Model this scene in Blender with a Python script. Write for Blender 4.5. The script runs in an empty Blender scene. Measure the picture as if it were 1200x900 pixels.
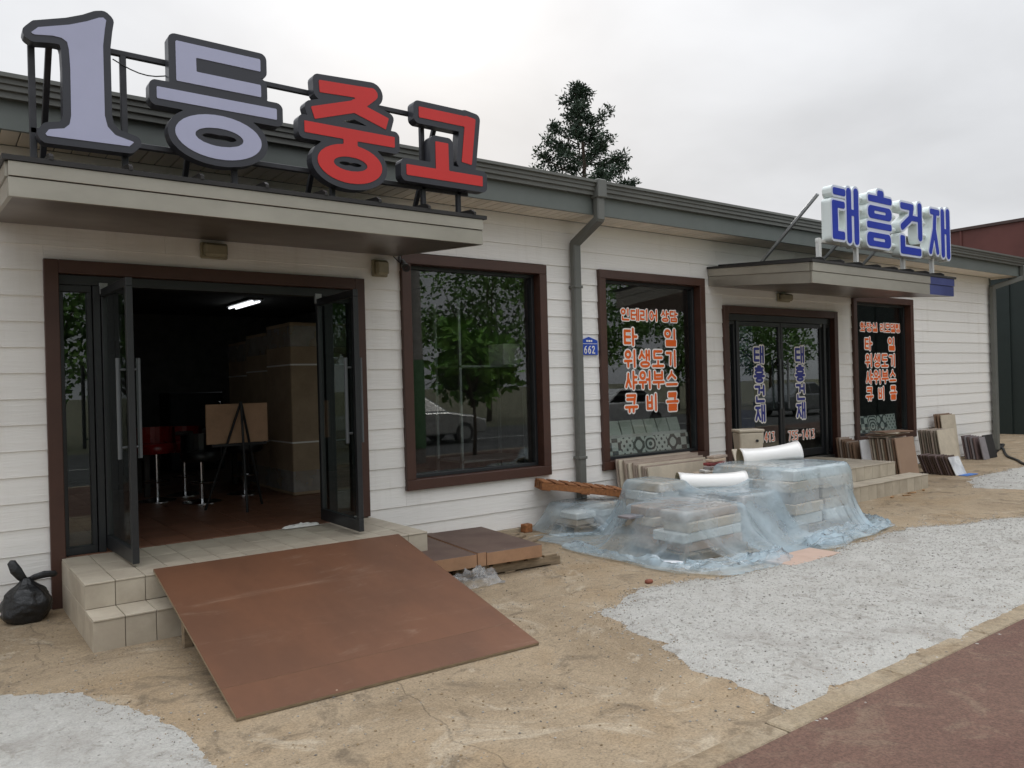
import bpy, bmesh, math, random
import numpy as np
from mathutils import Vector, Matrix, noise as mnoise
from mathutils.geometry import tessellate_polygon
rnd = random.Random(7)
R = math.radians
S = bpy.context.scene
COL = S.collection

# ------------------------------------------------------------------ camera
YAW, PITCH, ROLL = R(53.15), R(0.028), R(-1.5415)
fw = Vector((math.cos(YAW)*math.cos(PITCH), math.sin(YAW)*math.cos(PITCH), math.sin(PITCH)))
rt = Vector((math.sin(YAW), -math.cos(YAW), 0)); up = rt.cross(fw)
rt2 = rt*math.cos(ROLL)+up*math.sin(ROLL); up2 = -rt*math.sin(ROLL)+up*math.cos(ROLL)
cd = bpy.data.cameras.new('camera'); cam = bpy.data.objects.new('camera', cd); COL.objects.link(cam)
mw = Matrix((rt2, up2, -fw)).transposed().to_4x4(); mw.translation = (0, -6.65, 1.55)
cam.matrix_world = mw
cd.sensor_width = 36; cd.lens = 36*925/1200; cd.clip_start = 0.05; cd.clip_end = 3000
S.camera = cam
# ------------------------------------------------------------------ sky, sun, exposure
sd = (fw + rt2*((522-600)/925) - up2*((12-450)/925)).normalized()       # the bright spot behind the clouds
SUN_EL = math.asin(sd.z); SUN_AZ = math.atan2(sd.x, sd.y)
W = bpy.data.worlds.new('World'); S.world = W; W.use_nodes = True
nt = W.node_tree; nt.nodes.clear()
def N(nt, t, **k):
    n = nt.nodes.new(t)
    for a, b in k.items():
        if a in n.inputs: n.inputs[a].default_value = b
        else: setattr(n, a, b)
    return n
def math_(nt, op, a, b=None, clamp=False):
    n = nt.nodes.new('ShaderNodeMath'); n.operation = op; n.use_clamp = clamp
    for i, v in enumerate((a, b)):
        if v is None: continue
        if isinstance(v, (int, float)): n.inputs[i].default_value = v
        else: nt.links.new(v, n.inputs[i])
    return n.outputs[0]
def world():
    L = nt.links.new
    tc = N(nt, 'ShaderNodeTexCoord'); D = tc.outputs['Generated']
    sky = N(nt, 'ShaderNodeTexSky', sky_type='NISHITA', sun_disc=False, sun_elevation=SUN_EL, sun_rotation=SUN_AZ, dust_density=3.0)
    bg1 = N(nt, 'ShaderNodeBackground', Strength=0.05); L(sky.outputs[0], bg1.inputs[0])
    sep = N(nt, 'ShaderNodeSeparateXYZ'); L(D, sep.inputs[0])
    z = math_(nt, 'MAXIMUM', sep.outputs[2], 0.0)
    # stretched cloud lookup (a layer overhead)
    zz = math_(nt, 'ADD', z, 0.25)
    comb = N(nt, 'ShaderNodeCombineXYZ')
    L(math_(nt, 'DIVIDE', sep.outputs[0], zz), comb.inputs[0]); L(math_(nt, 'DIVIDE', sep.outputs[1], zz), comb.inputs[1])
    n1 = N(nt, 'ShaderNodeTexNoise', Scale=0.9, Detail=5.0, Roughness=0.5); L(comb.outputs[0], n1.inputs['Vector'])
    n2_ = N(nt, 'ShaderNodeTexNoise', Scale=2.6, Detail=6.0, Roughness=0.55, Distortion=.4); L(comb.outputs[0], n2_.inputs['Vector'])
    cl = math_(nt, 'ADD', math_(nt, 'ADD', math_(nt, 'MULTIPLY', n1.outputs[0], 0.75), math_(nt, 'MULTIPLY', n2_.outputs[0], 0.22)), 0.515)
    grad = math_(nt, 'ADD', math_(nt, 'MULTIPLY', math_(nt, 'POWER', z, 4.0), 1.5), 0.41)
    vd = N(nt, 'ShaderNodeVectorMath', operation='DOT_PRODUCT'); L(D, vd.inputs[0]); vd.inputs[1].default_value = sd
    dot = math_(nt, 'MAXIMUM', vd.outputs['Value'], 0.0)
    glow = math_(nt, 'ADD', math_(nt, 'MULTIPLY', math_(nt, 'POWER', dot, 30.0), 0.005), math_(nt, 'MULTIPLY', math_(nt, 'POWER', dot, 300.0), 0.04))
    core = N(nt, 'ShaderNodeMapRange', interpolation_type='SMOOTHSTEP'); L(math_(nt, 'ADD', dot, math_(nt, 'MULTIPLY', math_(nt, 'SUBTRACT', n2_.outputs[0], .5), .0022)), core.inputs[0])
    core.inputs[1].default_value = math.cos(R(4.3)); core.inputs[2].default_value = math.cos(R(1.8)); core.inputs[3].default_value = 0; core.inputs[4].default_value = 1.2
    tot = math_(nt, 'ADD', math_(nt, 'MULTIPLY', cl, math_(nt, 'ADD', grad, glow)), core.outputs[0])
    tint = N(nt, 'ShaderNodeMix', data_type='RGBA'); L(dot, tint.inputs[0])
    tint.inputs[6].default_value = (0.96, 0.985, 1.03, 1); tint.inputs[7].default_value = (0.975, 0.99, 1.02, 1)
    bg2 = N(nt, 'ShaderNodeBackground'); L(tint.outputs[2], bg2.inputs[0]); L(tot, bg2.inputs[1])
    mx = N(nt, 'ShaderNodeMixShader'); mx.inputs[0].default_value = 0.96
    L(bg1.outputs[0], mx.inputs[1]); L(bg2.outputs[0], mx.inputs[2])
    out = N(nt, 'ShaderNodeOutputWorld'); L(mx.outputs[0], out.inputs[0])
world()
sl = bpy.data.lights.new('sun', 'SUN'); sl.energy = 0.7; sl.angle = R(14); sl.color = (1, 0.96, 0.9)
so = bpy.data.objects.new('sun', sl); COL.objects.link(so); so.location = (10, 20, 20)
so.rotation_euler = (-sd).to_track_quat('-Z', 'Y').to_euler()
S.view_settings.view_transform = 'Standard'; S.view_settings.look = 'None'
S.view_settings.exposure = 0.90; S.view_settings.gamma = 1.0
S.render.engine = 'CYCLES'
S.cycles.transparent_max_bounces = 24; S.cycles.max_bounces = 8; S.cycles.caustics_reflective = False; S.cycles.caustics_refractive = False

# ------------------------------------------------------------------ materials
MATS = {}
def srgb(r, g, b):
    f = lambda c: (c/12.92 if c <= 0.04045 else ((c+0.055)/1.055)**2.4)
    return (f(r/255), f(g/255), f(b/255), 1)
def mat(name, col, rough=0.7, metal=0.0, var=0.12, scale=6.0, bump=0.0, bscale=60.0, stretch=None, randv=0.0, spec=0.5, col2=None, coat=0.0, world_pos=False, bdist=0.01):
    """principled with two scales of mottling, optional second colour, bump relief and per-object variation"""
    if name in MATS: return MATS[name]
    m = bpy.data.materials.new(name); m.use_nodes = True; t = m.node_tree; L = t.links.new
    b = t.nodes['Principled BSDF']
    b.inputs['Roughness'].default_value = rough; b.inputs['Metallic'].default_value = metal
    b.inputs['Specular IOR Level'].default_value = spec; b.inputs['Coat Weight'].default_value = coat
    if world_pos:
        vec = N(t, 'ShaderNodeNewGeometry').outputs['Position']
    else:
        vec = N(t, 'ShaderNodeTexCoord').outputs['Object']
    mp = N(t, 'ShaderNodeMapping'); L(vec, mp.inputs[0])
    if stretch: mp.inputs['Scale'].default_value = stretch
    oi = N(t, 'ShaderNodeObjectInfo')
    if not world_pos:
        cx = N(t, 'ShaderNodeCombineXYZ'); r9 = math_(t, 'MULTIPLY', oi.outputs['Random'], 37.0)
        L(r9, cx.inputs[0]); L(r9, cx.inputs[1]); L(r9, cx.inputs[2]); L(cx.outputs[0], mp.inputs['Location'])
    n1 = N(t, 'ShaderNodeTexNoise', Scale=scale, Detail=6.0, Roughness=0.6); L(mp.outputs[0], n1.inputs['Vector'])
    n2 = N(t, 'ShaderNodeTexNoise', Scale=scale*9, Detail=4.0, Roughness=0.6); L(mp.outputs[0], n2.inputs['Vector'])
    cr = N(t, 'ShaderNodeMix', data_type='RGBA'); 
    st = N(t, 'ShaderNodeMapRange', interpolation_type='SMOOTHSTEP'); L(n1.outputs[0], st.inputs[0]); st.inputs[1].default_value = 0.35; st.inputs[2].default_value = 0.68
    L(st.outputs[0], cr.inputs[0])
    c2 = col2 or tuple(c*(1-var*1.6) for c in col[:3])+(1,)
    cr.inputs[6].default_value = col; cr.inputs[7].default_value = c2
    v = math_(t, 'ADD', math_(t, 'MULTIPLY', n2.outputs[0], var*1.6), 1-var*0.8)
    if randv: v = math_(t, 'MULTIPLY', v, math_(t, 'ADD', math_(t, 'MULTIPLY', oi.outputs['Random'], randv*2), 1-randv))
    hs = N(t, 'ShaderNodeVectorMath', operation='SCALE'); L(cr.outputs[2], hs.inputs[0]); L(v, hs.inputs['Scale'])
    L(hs.outputs[0], b.inputs['Base Color'])
    rr = math_(t, 'ADD', math_(t, 'MULTIPLY', n1.outputs[0], 0.25), rough-0.12, True); L(rr, b.inputs['Roughness'])
    if bump:
        n3 = N(t, 'ShaderNodeTexNoise', Scale=bscale, Detail=5.0, Roughness=0.6); L(mp.outputs[0], n3.inputs['Vector'])
        bp = N(t, 'ShaderNodeBump', Strength=bump, Distance=bdist); L(n3.outputs[0], bp.inputs['Height']); L(bp.outputs[0], b.inputs['Normal'])
    MATS[name] = m; return m
def glass(name, tint, rough=0.0, ior=1.62):
    m = bpy.data.materials.new(name); m.use_nodes = True; t = m.node_tree; t.nodes.clear(); L = t.links.new
    tr = N(t, 'ShaderNodeBsdfTransparent', Color=tint); gl = N(t, 'ShaderNodeBsdfGlossy', Color=(1, 1, 1, 1), Roughness=rough)
    fr = N(t, 'ShaderNodeFresnel', IOR=ior)
    # same reflectance from either side of a thin pane
    geo_ = N(t, 'ShaderNodeNewGeometry'); L(math_(t, 'SUBTRACT', ior, math_(t, 'MULTIPLY', geo_.outputs['Backfacing'], ior-1.0/ior)), fr.inputs['IOR'])
    tcn = N(t, 'ShaderNodeTexCoord'); nz = N(t, 'ShaderNodeTexNoise', Scale=0.9, Detail=1.0); L(tcn.outputs['Object'], nz.inputs['Vector'])
    bp = N(t, 'ShaderNodeBump', Strength=0.025, Distance=0.05); L(nz.outputs[0], bp.inputs['Height']); L(bp.outputs[0], gl.inputs['Normal'])
    mx = N(t, 'ShaderNodeMixShader'); L(fr.outputs[0], mx.inputs[0]); L(tr.outputs[0], mx.inputs[1]); L(gl.outputs[0], mx.inputs[2])
    o = N(t, 'ShaderNodeOutputMaterial'); L(mx.outputs[0], o.inputs[0]); MATS[name] = m; return m
def film(name, col, dens, tint):
    m = bpy.data.materials.new(name); m.use_nodes = True; t = m.node_tree; t.nodes.clear(); L = t.links.new
    tr = N(t, 'ShaderNodeBsdfTransparent', Color=tint); df = N(t, 'ShaderNodeBsdfDiffuse', Color=col); tl = N(t, 'ShaderNodeBsdfTranslucent', Color=col)
    gl = N(t, 'ShaderNodeBsdfGlossy', Roughness=0.10); fr = N(t, 'ShaderNodeFresnel', IOR=1.42)
    geo_ = N(t, 'ShaderNodeNewGeometry'); L(math_(t, 'SUBTRACT', 1.42, math_(t, 'MULTIPLY', geo_.outputs['Backfacing'], 1.42-1.0/1.42)), fr.inputs['IOR'])
    geo = N(t, 'ShaderNodeNewGeometry'); nz = N(t, 'ShaderNodeTexNoise', Scale=3.5, Detail=4.0); L(geo.outputs['Position'], nz.inputs['Vector'])
    nb = N(t, 'ShaderNodeTexNoise', Scale=9.0, Detail=5.0, Distortion=2.5, noise_type='RIDGED_MULTIFRACTAL'); L(geo.outputs['Position'], nb.inputs['Vector'])
    bp = N(t, 'ShaderNodeBump', Strength=0.45, Distance=0.02); L(nb.outputs[0], bp.inputs['Height'])
    for q in (df, tl, gl): L(bp.outputs[0], q.inputs['Normal'])
    a = N(t, 'ShaderNodeMixShader'); a.inputs[0].default_value = 0.4; L(df.outputs[0], a.inputs[1]); L(tl.outputs[0], a.inputs[2])
    lw = N(t, 'ShaderNodeLayerWeight', Blend=0.25)
    f = math_(t, 'ADD', math_(t, 'ADD', math_(t, 'MULTIPLY', nz.outputs[0], 0.9), dens-0.45), math_(t, 'MULTIPLY', lw.outputs['Facing'], 0.22), True)
    b2 = N(t, 'ShaderNodeMixShader'); L(f, b2.inputs[0]); L(tr.outputs[0], b2.inputs[1]); L(a.outputs[0], b2.inputs[2])
    c = N(t, 'ShaderNodeMixShader'); L(fr.outputs[0], c.inputs[0]); L(b2.outputs[0], c.inputs[1]); L(gl.outputs[0], c.inputs[2])
    o = N(t, 'ShaderNodeOutputMaterial'); L(c.outputs[0], o.inputs[0]); MATS[name] = m; return m
def emit(name, col, s):
    m = bpy.data.materials.new(name); m.use_nodes = True; t = m.node_tree; t.nodes.clear()
    e = N(t, 'ShaderNodeEmission', Color=col, Strength=s); o = N(t, 'ShaderNodeOutputMaterial'); t.links.new(e.outputs[0], o.inputs[0]); MATS[name] = m; return m

M_side = mat('white_siding', srgb(241, 238, 233), 0.55, var=0.035, scale=1.2, bump=0.35, bscale=34, stretch=(0.12, 1, 1.6), randv=0.025, bdist=0.012)
def streaks(m):
    t = m.node_tree; L = t.links.new; b = t.nodes['Principled BSDF']; src = b.inputs['Base Color'].links[0].from_socket
    g = N(t, 'ShaderNodeNewGeometry'); mp = N(t, 'ShaderNodeMapping'); mp.inputs['Scale'].default_value = (7.0, 1.0, .35); L(g.outputs['Position'], mp.inputs[0])
    nz = N(t, 'ShaderNodeTexNoise', Scale=1.0, Detail=7.0, Roughness=.7); L(mp.outputs[0], nz.inputs['Vector'])
    n2 = N(t, 'ShaderNodeTexNoise', Scale=.9, Detail=4.0); L(g.outputs['Position'], n2.inputs['Vector'])
    s_ = N(t, 'ShaderNodeMapRange', interpolation_type='SMOOTHSTEP'); L(math_(t, 'MULTIPLY', nz.outputs[0], math_(t, 'ADD', n2.outputs[0], .5)), s_.inputs[0]); s_.inputs[1].default_value = .50; s_.inputs[2].default_value = .85; s_.inputs[4].default_value = .18
    mx = N(t, 'ShaderNodeMix', data_type='RGBA'); L(s_.outputs[0], mx.inputs[0]); L(src, mx.inputs[6]); mx.inputs[7].default_value = srgb(176, 164, 146); L(mx.outputs[2], b.inputs['Base Color'])
streaks(M_side)
M_core = mat('wall_core', srgb(150, 146, 138), 0.9)
M_brown = mat('brown_aluminium', srgb(74, 47, 37), 0.42, var=0.10, scale=3, bump=0.05, bscale=40)
M_black = mat('black_aluminium', srgb(36, 38, 40), 0.38, var=0.1, scale=4)
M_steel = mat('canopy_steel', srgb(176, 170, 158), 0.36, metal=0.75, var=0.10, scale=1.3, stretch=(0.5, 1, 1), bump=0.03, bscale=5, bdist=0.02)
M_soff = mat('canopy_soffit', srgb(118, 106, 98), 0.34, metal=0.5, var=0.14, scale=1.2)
M_steel_bluerefl = mat('blue_reflection_steel', srgb(70, 80, 140), 0.32, metal=0.6, var=0.12, scale=2)  # blue reflection at the fascia end, put into the steel's colour
M_roofblk = mat('black_roof_sheet', srgb(38, 35, 34), 0.5, var=0.15)
M_gutter = mat('grey_green_gutter', srgb(104, 105, 100), 0.45, var=0.07, scale=1.5)
M_fascia = mat('grey_green_fascia', srgb(106, 112, 108), 0.5, var=0.06, scale=1.2)
M_eave = mat('beige_soffit', srgb(226, 216, 200), 0.6, var=0.07, scale=2, randv=0.05)
M_glass = glass('window_glass', (0.84, 0.865, 0.855, 1))
M_dglass = glass('door_glass', (0.76, 0.81, 0.79, 1))
M_tile = mat('beige_step_tile', srgb(186, 176, 158), 0.5, var=0.08, scale=3, bump=0.10, bscale=90, randv=0.05, col2=srgb(166, 155, 138))
M_grout = mat('grout', srgb(112, 104, 92), 0.9, var=0.2)
M_ply = mat('film_plywood', srgb(108, 73, 53), 0.50, var=0.08, scale=1.8, col2=srgb(95, 64, 46), bump=0.06, bscale=25, stretch=(1, 0.5, 1))
def scuffs(m):
    t = m.node_tree; L = t.links.new; b = t.nodes['Principled BSDF']; src = b.inputs['Base Color'].links[0].from_socket
    g = N(t, 'ShaderNodeNewGeometry'); vo = N(t, 'ShaderNodeTexVoronoi', Scale=5.5); L(g.outputs['Position'], vo.inputs['Vector'])
    nz = N(t, 'ShaderNodeTexNoise', Scale=1.6, Detail=9.0, Roughness=.8, Distortion=1.5); mp = N(t, 'ShaderNodeMapping'); mp.inputs['Scale'].default_value = (.5, 2.2, 1); L(g.outputs['Position'], mp.inputs[0]); L(mp.outputs[0], nz.inputs['Vector'])
    a = math_(t, 'LESS_THAN', vo.outputs['Distance'], math_(t, 'MULTIPLY', math_(t, 'FRACT', math_(t, 'MULTIPLY', vo.outputs['Color'], 7.3)), .035))
    sm_ = N(t, 'ShaderNodeMapRange', interpolation_type='SMOOTHSTEP'); L(nz.outputs[0], sm_.inputs[0]); sm_.inputs[1].default_value = .54; sm_.inputs[2].default_value = .78; sm_.inputs[4].default_value = .30
    mx = N(t, 'ShaderNodeMix', data_type='RGBA'); L(math_(t, 'MAXIMUM', math_(t, 'MULTIPLY', a, .75), sm_.outputs[0]), mx.inputs[0]); L(src, mx.inputs[6]); mx.inputs[7].default_value = srgb(186, 164, 142)
    L(mx.outputs[2], b.inputs['Base Color'])
scuffs(M_ply)
M_plyedge = mat('plywood_edge', srgb(150, 132, 106), 0.85, var=0.25, scale=14, stretch=(1, 1, 14))
M_wood = mat('raw_timber', srgb(160, 122, 84), 0.8, var=0.22, scale=5, stretch=(1, 7, 7), bump=0.2, bscale=20, randv=0.12)
M_owood = mat('orange_timber', srgb(150, 98, 58), 0.8, var=0.25, scale=5, stretch=(7, 1, 7), bump=0.25, bscale=20, randv=0.12)
M_gwood = mat('weathered_timber', srgb(146, 128, 104), 0.85, var=0.25, scale=5, stretch=(1, 6, 6), bump=0.25, bscale=20, randv=0.15)
M_panel = mat('dark_panel_board', srgb(96, 78, 68), 0.65, var=0.14, scale=3, col2=srgb(84, 66, 58), bump=0.06, bscale=20)
scuffs(M_panel)
M_pedge = mat('peach_panel_edge', srgb(166, 128, 98), 0.8, var=0.12, scale=5)
M_film = film('plastic_film', srgb(204, 222, 231), 0.32, (0.96, 0.985, 1.0, 1))
M_film2 = film('clear_wrap', srgb(206, 208, 210), 0.34, (0.96, 0.97, 0.97, 1))
M_cart = mat('carton', srgb(196, 176, 152), 0.75, var=0.10, scale=4, randv=0.10)
M_cart2 = mat('brown_carton', srgb(176, 148, 124), 0.75, var=0.12, scale=4, randv=0.08)
M_cart3 = mat('white_carton', srgb(214, 212, 206), 0.7, var=0.08, scale=4, randv=0.06)
M_cer = mat('white_ceramic', srgb(232, 230, 226), 0.16, var=0.02, scale=2, coat=0.5)
M_cerin = mat('bare_clay', srgb(172, 160, 132), 0.8, var=0.15)
M_bag = mat('black_bag_plastic', srgb(28, 29, 31), 0.30, var=0.15, bump=0.6, bscale=22, scale=8, bdist=0.02)
M_dgrey = mat('sign_trim', srgb(52, 53, 60), 0.35, var=0.06, scale=3)
M_lav = mat('lavender_acrylic', srgb(176, 178, 204), 0.32, var=0.03, scale=2)
M_red = mat('red_acrylic', srgb(206, 44, 40), 0.34, var=0.04, scale=2)
M_blue = mat('blue_acrylic', srgb(24, 52, 168), 0.45, var=0.05, scale=2, spec=.2)
M_pale = mat('pale_sign_body', srgb(222, 230, 228), 0.4, var=0.03, scale=2)
M_pale2 = mat('pale_sign_rim', srgb(206, 212, 230), 0.35, var=0.03, scale=2)
M_wpaint = mat('white_tube_paint', srgb(214, 214, 210), 0.4, var=0.06)
M_tube = mat('dark_steel_tube', srgb(58, 58, 62), 0.45, metal=0.3, var=0.2, scale=8)
M_galv = mat('galvanised_tube', srgb(150, 152, 152), 0.4, metal=0.6, var=0.1)
M_orange = mat('orange_vinyl', srgb(234, 100, 20), 0.5, var=0.03)
M_white = mat('white_vinyl', srgb(238, 234, 228), 0.5, var=0.03)
M_navy = mat('navy_vinyl', srgb(40, 48, 140), 0.5, var=0.03)
M_plate = mat('blue_plate', srgb(32, 74, 178), 0.4, var=0.04)
M_lampbox = mat('lamp_plastic', srgb(150, 142, 118), 0.5, var=0.1)
M_cctv = mat('cctv_grey', srgb(96, 96, 98), 0.4, var=0.1)
M_rubber = mat('black_rubber', srgb(24, 24, 25), 0.6)
M_conc = mat('concrete_kerb', srgb(174, 160, 138), 0.85, var=0.16, scale=5, bump=0.4, bscale=60, randv=0.06, col2=srgb(160, 144, 120))

# ------------------------------------------------------------------ mesh building
class MB:
    def __init__(s): s.v = []; s.f = []; s.mi = []; s.cur = 0
    def add(s, vs, fs):
        o = len(s.v); s.v += [tuple(p) for p in vs]; s.f += [tuple(i+o for i in f) for f in fs]; s.mi += [s.cur]*len(fs); return s
    def box(s, x0, x1, y0, y1, z0, z1, c=0.0):
        if c <= 0:
            return s.add([(x0,y0,z0),(x1,y0,z0),(x1,y1,z0),(x0,y1,z0),(x0,y0,z1),(x1,y0,z1),(x1,y1,z1),(x0,y1,z1)],
                [(0,3,2,1),(4,5,6,7),(0,1,5,4),(1,2,6,5),(2,3,7,6),(3,0,4,7)])
        c = min(c, (x1-x0)*.45, (y1-y0)*.45, (z1-z0)*.45)
        vs = []; idx = {}
        for i, X in enumerate((x0, x1)):
            for j, Y in enumerate((y0, y1)):
                for k, Z in enumerate((z0, z1)):
                    sx, sy, sz = (1 if i == 0 else -1), (1 if j == 0 else -1), (1 if k == 0 else -1)
                    for a in range(3):
                        p = [X, Y, Z]
                        for b, sg in ((0, sx), (1, sy), (2, sz)):
                            if b != a: p[b] += sg*c
                        idx[i, j, k, a] = len(vs); vs.append(p)
        fs = []
        def q(*k): fs.append(tuple(idx[t] for t in k))
        for a in range(3):
            b, d = (a+1) % 3, (a+2) % 3
            for s0 in (0, 1):
                r = []
                for (u, w) in ((0,0),(1,0),(1,1),(0,1)):
                    k = [0,0,0]; k[a] = s0; k[b] = u; k[d] = w; r.append((*k, a))
                q(*(r if s0 else r[::-1]))
        for a in range(3):       # edges along axis a, between faces b and d
            b, d = (a+1) % 3, (a+2) % 3
            for u in (0, 1):
                for w in (0, 1):
                    k0 = [0,0,0]; k0[b] = u; k0[d] = w; k1 = list(k0); k1[a] = 1
                    r = [(*k0, b), (*k1, b), (*k1, d), (*k0, d)]
                    q(*(r if (u == w) else r[::-1]))
        for i in (0, 1):
            for j in (0, 1):
                for k in (0, 1):
                    r = [(i,j,k,0),(i,j,k,1),(i,j,k,2)]
                    q(*(r if (i+j+k) % 2 else r[::-1]))
        return s.add(vs, fs)
    def xf(s, M, start=0):
        for i in range(start, len(s.v)): s.v[i] = tuple(M @ Vector(s.v[i]))
        return s
    def bar(s, a, b, w, h=None, c=0.0):
        """box section bar from a to b"""
        h = h or w; a = Vector(a); b = Vector(b); d = b-a; n = len(s.v)
        s.box(-w/2, w/2, -h/2, h/2, 0, d.length, c)
        s.xf(Matrix.Translation(a) @ d.to_track_quat('Z', 'Y').to_matrix().to_4x4(), n); return s
    def tube(s, pts, r, n=8, cap=True):
        pts = [Vector(p) for p in pts]; rs = r if isinstance(r, (list, tuple)) else [r]*len(pts); vs = []; fs = []
        ref = Vector((0, 0, 1))
        for i, p in enumerate(pts):
            t = (pts[min(i+1, len(pts)-1)]-pts[max(i-1, 0)]).normalized()
            u = t.cross(ref if abs(t.dot(ref)) < 0.95 else Vector((1, 0, 0))).normalized(); w = t.cross(u)
            for k in range(n):
                a = 2*math.pi*k/n; vs.append(p+(u*math.cos(a)+w*math.sin(a))*rs[i])
        for i in range(len(pts)-1):
            for k in range(n): fs.append((i*n+k, i*n+(k+1) % n, (i+1)*n+(k+1) % n, (i+1)*n+k))
        if cap: fs.append(tuple(range(n))[::-1]); fs.append(tuple((len(pts)-1)*n+k for k in range(n)))
        return s.add(vs, fs)
    def lathe(s, prof, n=16, cx=0, cy=0):
        vs = [(cx+r*math.cos(2*math.pi*k/n), cy+r*math.sin(2*math.pi*k/n), z) for r, z in prof for k in range(n)]
        fs = [(i*n+k, i*n+(k+1) % n, (i+1)*n+(k+1) % n, (i+1)*n+k) for i in range(len(prof)-1) for k in range(n)]
        fs += [tuple(range(n))[::-1], tuple((len(prof)-1)*n+k for k in range(n))]
        return s.add(vs, fs)
    def prism(s, pts, x0, x1):
        """profile pts (y,z) extruded along x"""
        n = len(pts); vs = [(x0, *p) for p in pts]+[(x1, *p) for p in pts]
        fs = [(k, k+n, (k+1) % n+n, (k+1) % n) for k in range(n)]+[tuple(range(n)), tuple(range(n, 2*n))[::-1]]
        return s.add(vs, fs)
def wloc(o):
    v = Vector((0, 0, 0))
    while o is not None: v += o.location; o = o.parent
    return v
def ob(name, mb, m, parent=None, smooth=False, label=None, cat=None, group=None, kind=None, rot=None, recalc=True, origin=None):
    """link an MB (world coordinates) as one mesh object whose origin is the base of its bounds"""
    v = np.array(mb.v, float); lo, hi = v.min(0), v.max(0)
    o0 = np.array(origin, float) if origin is not None else np.array([(lo[0]+hi[0])/2, (lo[1]+hi[1])/2, lo[2]])
    me = bpy.data.meshes.new(name); me.from_pydata((v-o0).tolist(), [], mb.f)
    ms = m if isinstance(m, (list, tuple)) else [m]
    for q in ms: me.materials.append(q)
    if len(ms) > 1: me.polygons.foreach_set('material_index', mb.mi)
    if recalc:
        bm = bmesh.new(); bm.from_mesh(me); bmesh.ops.recalc_face_normals(bm, faces=bm.faces); bm.to_mesh(me); bm.free()
    if smooth: me.polygons.foreach_set('use_smooth', [True]*len(me.polygons))
    me.update()
    o = bpy.data.objects.new(name, me); COL.objects.link(o)
    o.location = Vector(o0) - (wloc(parent) if parent is not None else Vector((0, 0, 0)))
    if parent is not None: o.parent = parent
    tag(o, label, cat, group, kind)
    return o
def tag(o, label=None, cat=None, group=None, kind=None):
    for k, v in (('label', label), ('category', cat), ('group', group), ('kind', kind)):
        if v: o[k] = v
    return o
def thing(name, loc, label, cat, group=None):
    o = bpy.data.objects.new(name, None); COL.objects.link(o); o.location = loc; o.empty_display_size = 0.1
    return tag(o, label, cat, group)
def copy_tree(o, parent=None, loc=None, rz=None, **t):
    c = o.copy(); COL.objects.link(c); c.parent = parent
    if loc is not None: c.location = loc
    if rz is not None: c.rotation_euler.z = rz
    for ch in list(o.children): copy_tree(ch, c)
    tag(c, **t); return c
def autosmooth(o, ang=35):
    me = o.data; me.polygons.foreach_set('use_smooth', [True]*len(me.polygons))
    bm = bmesh.new(); bm.from_mesh(me)
    for e in bm.edges:
        if len(e.link_faces) == 2 and e.calc_face_angle(0) > R(ang): e.smooth = False
    bm.to_mesh(me); bm.free(); return o

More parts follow.
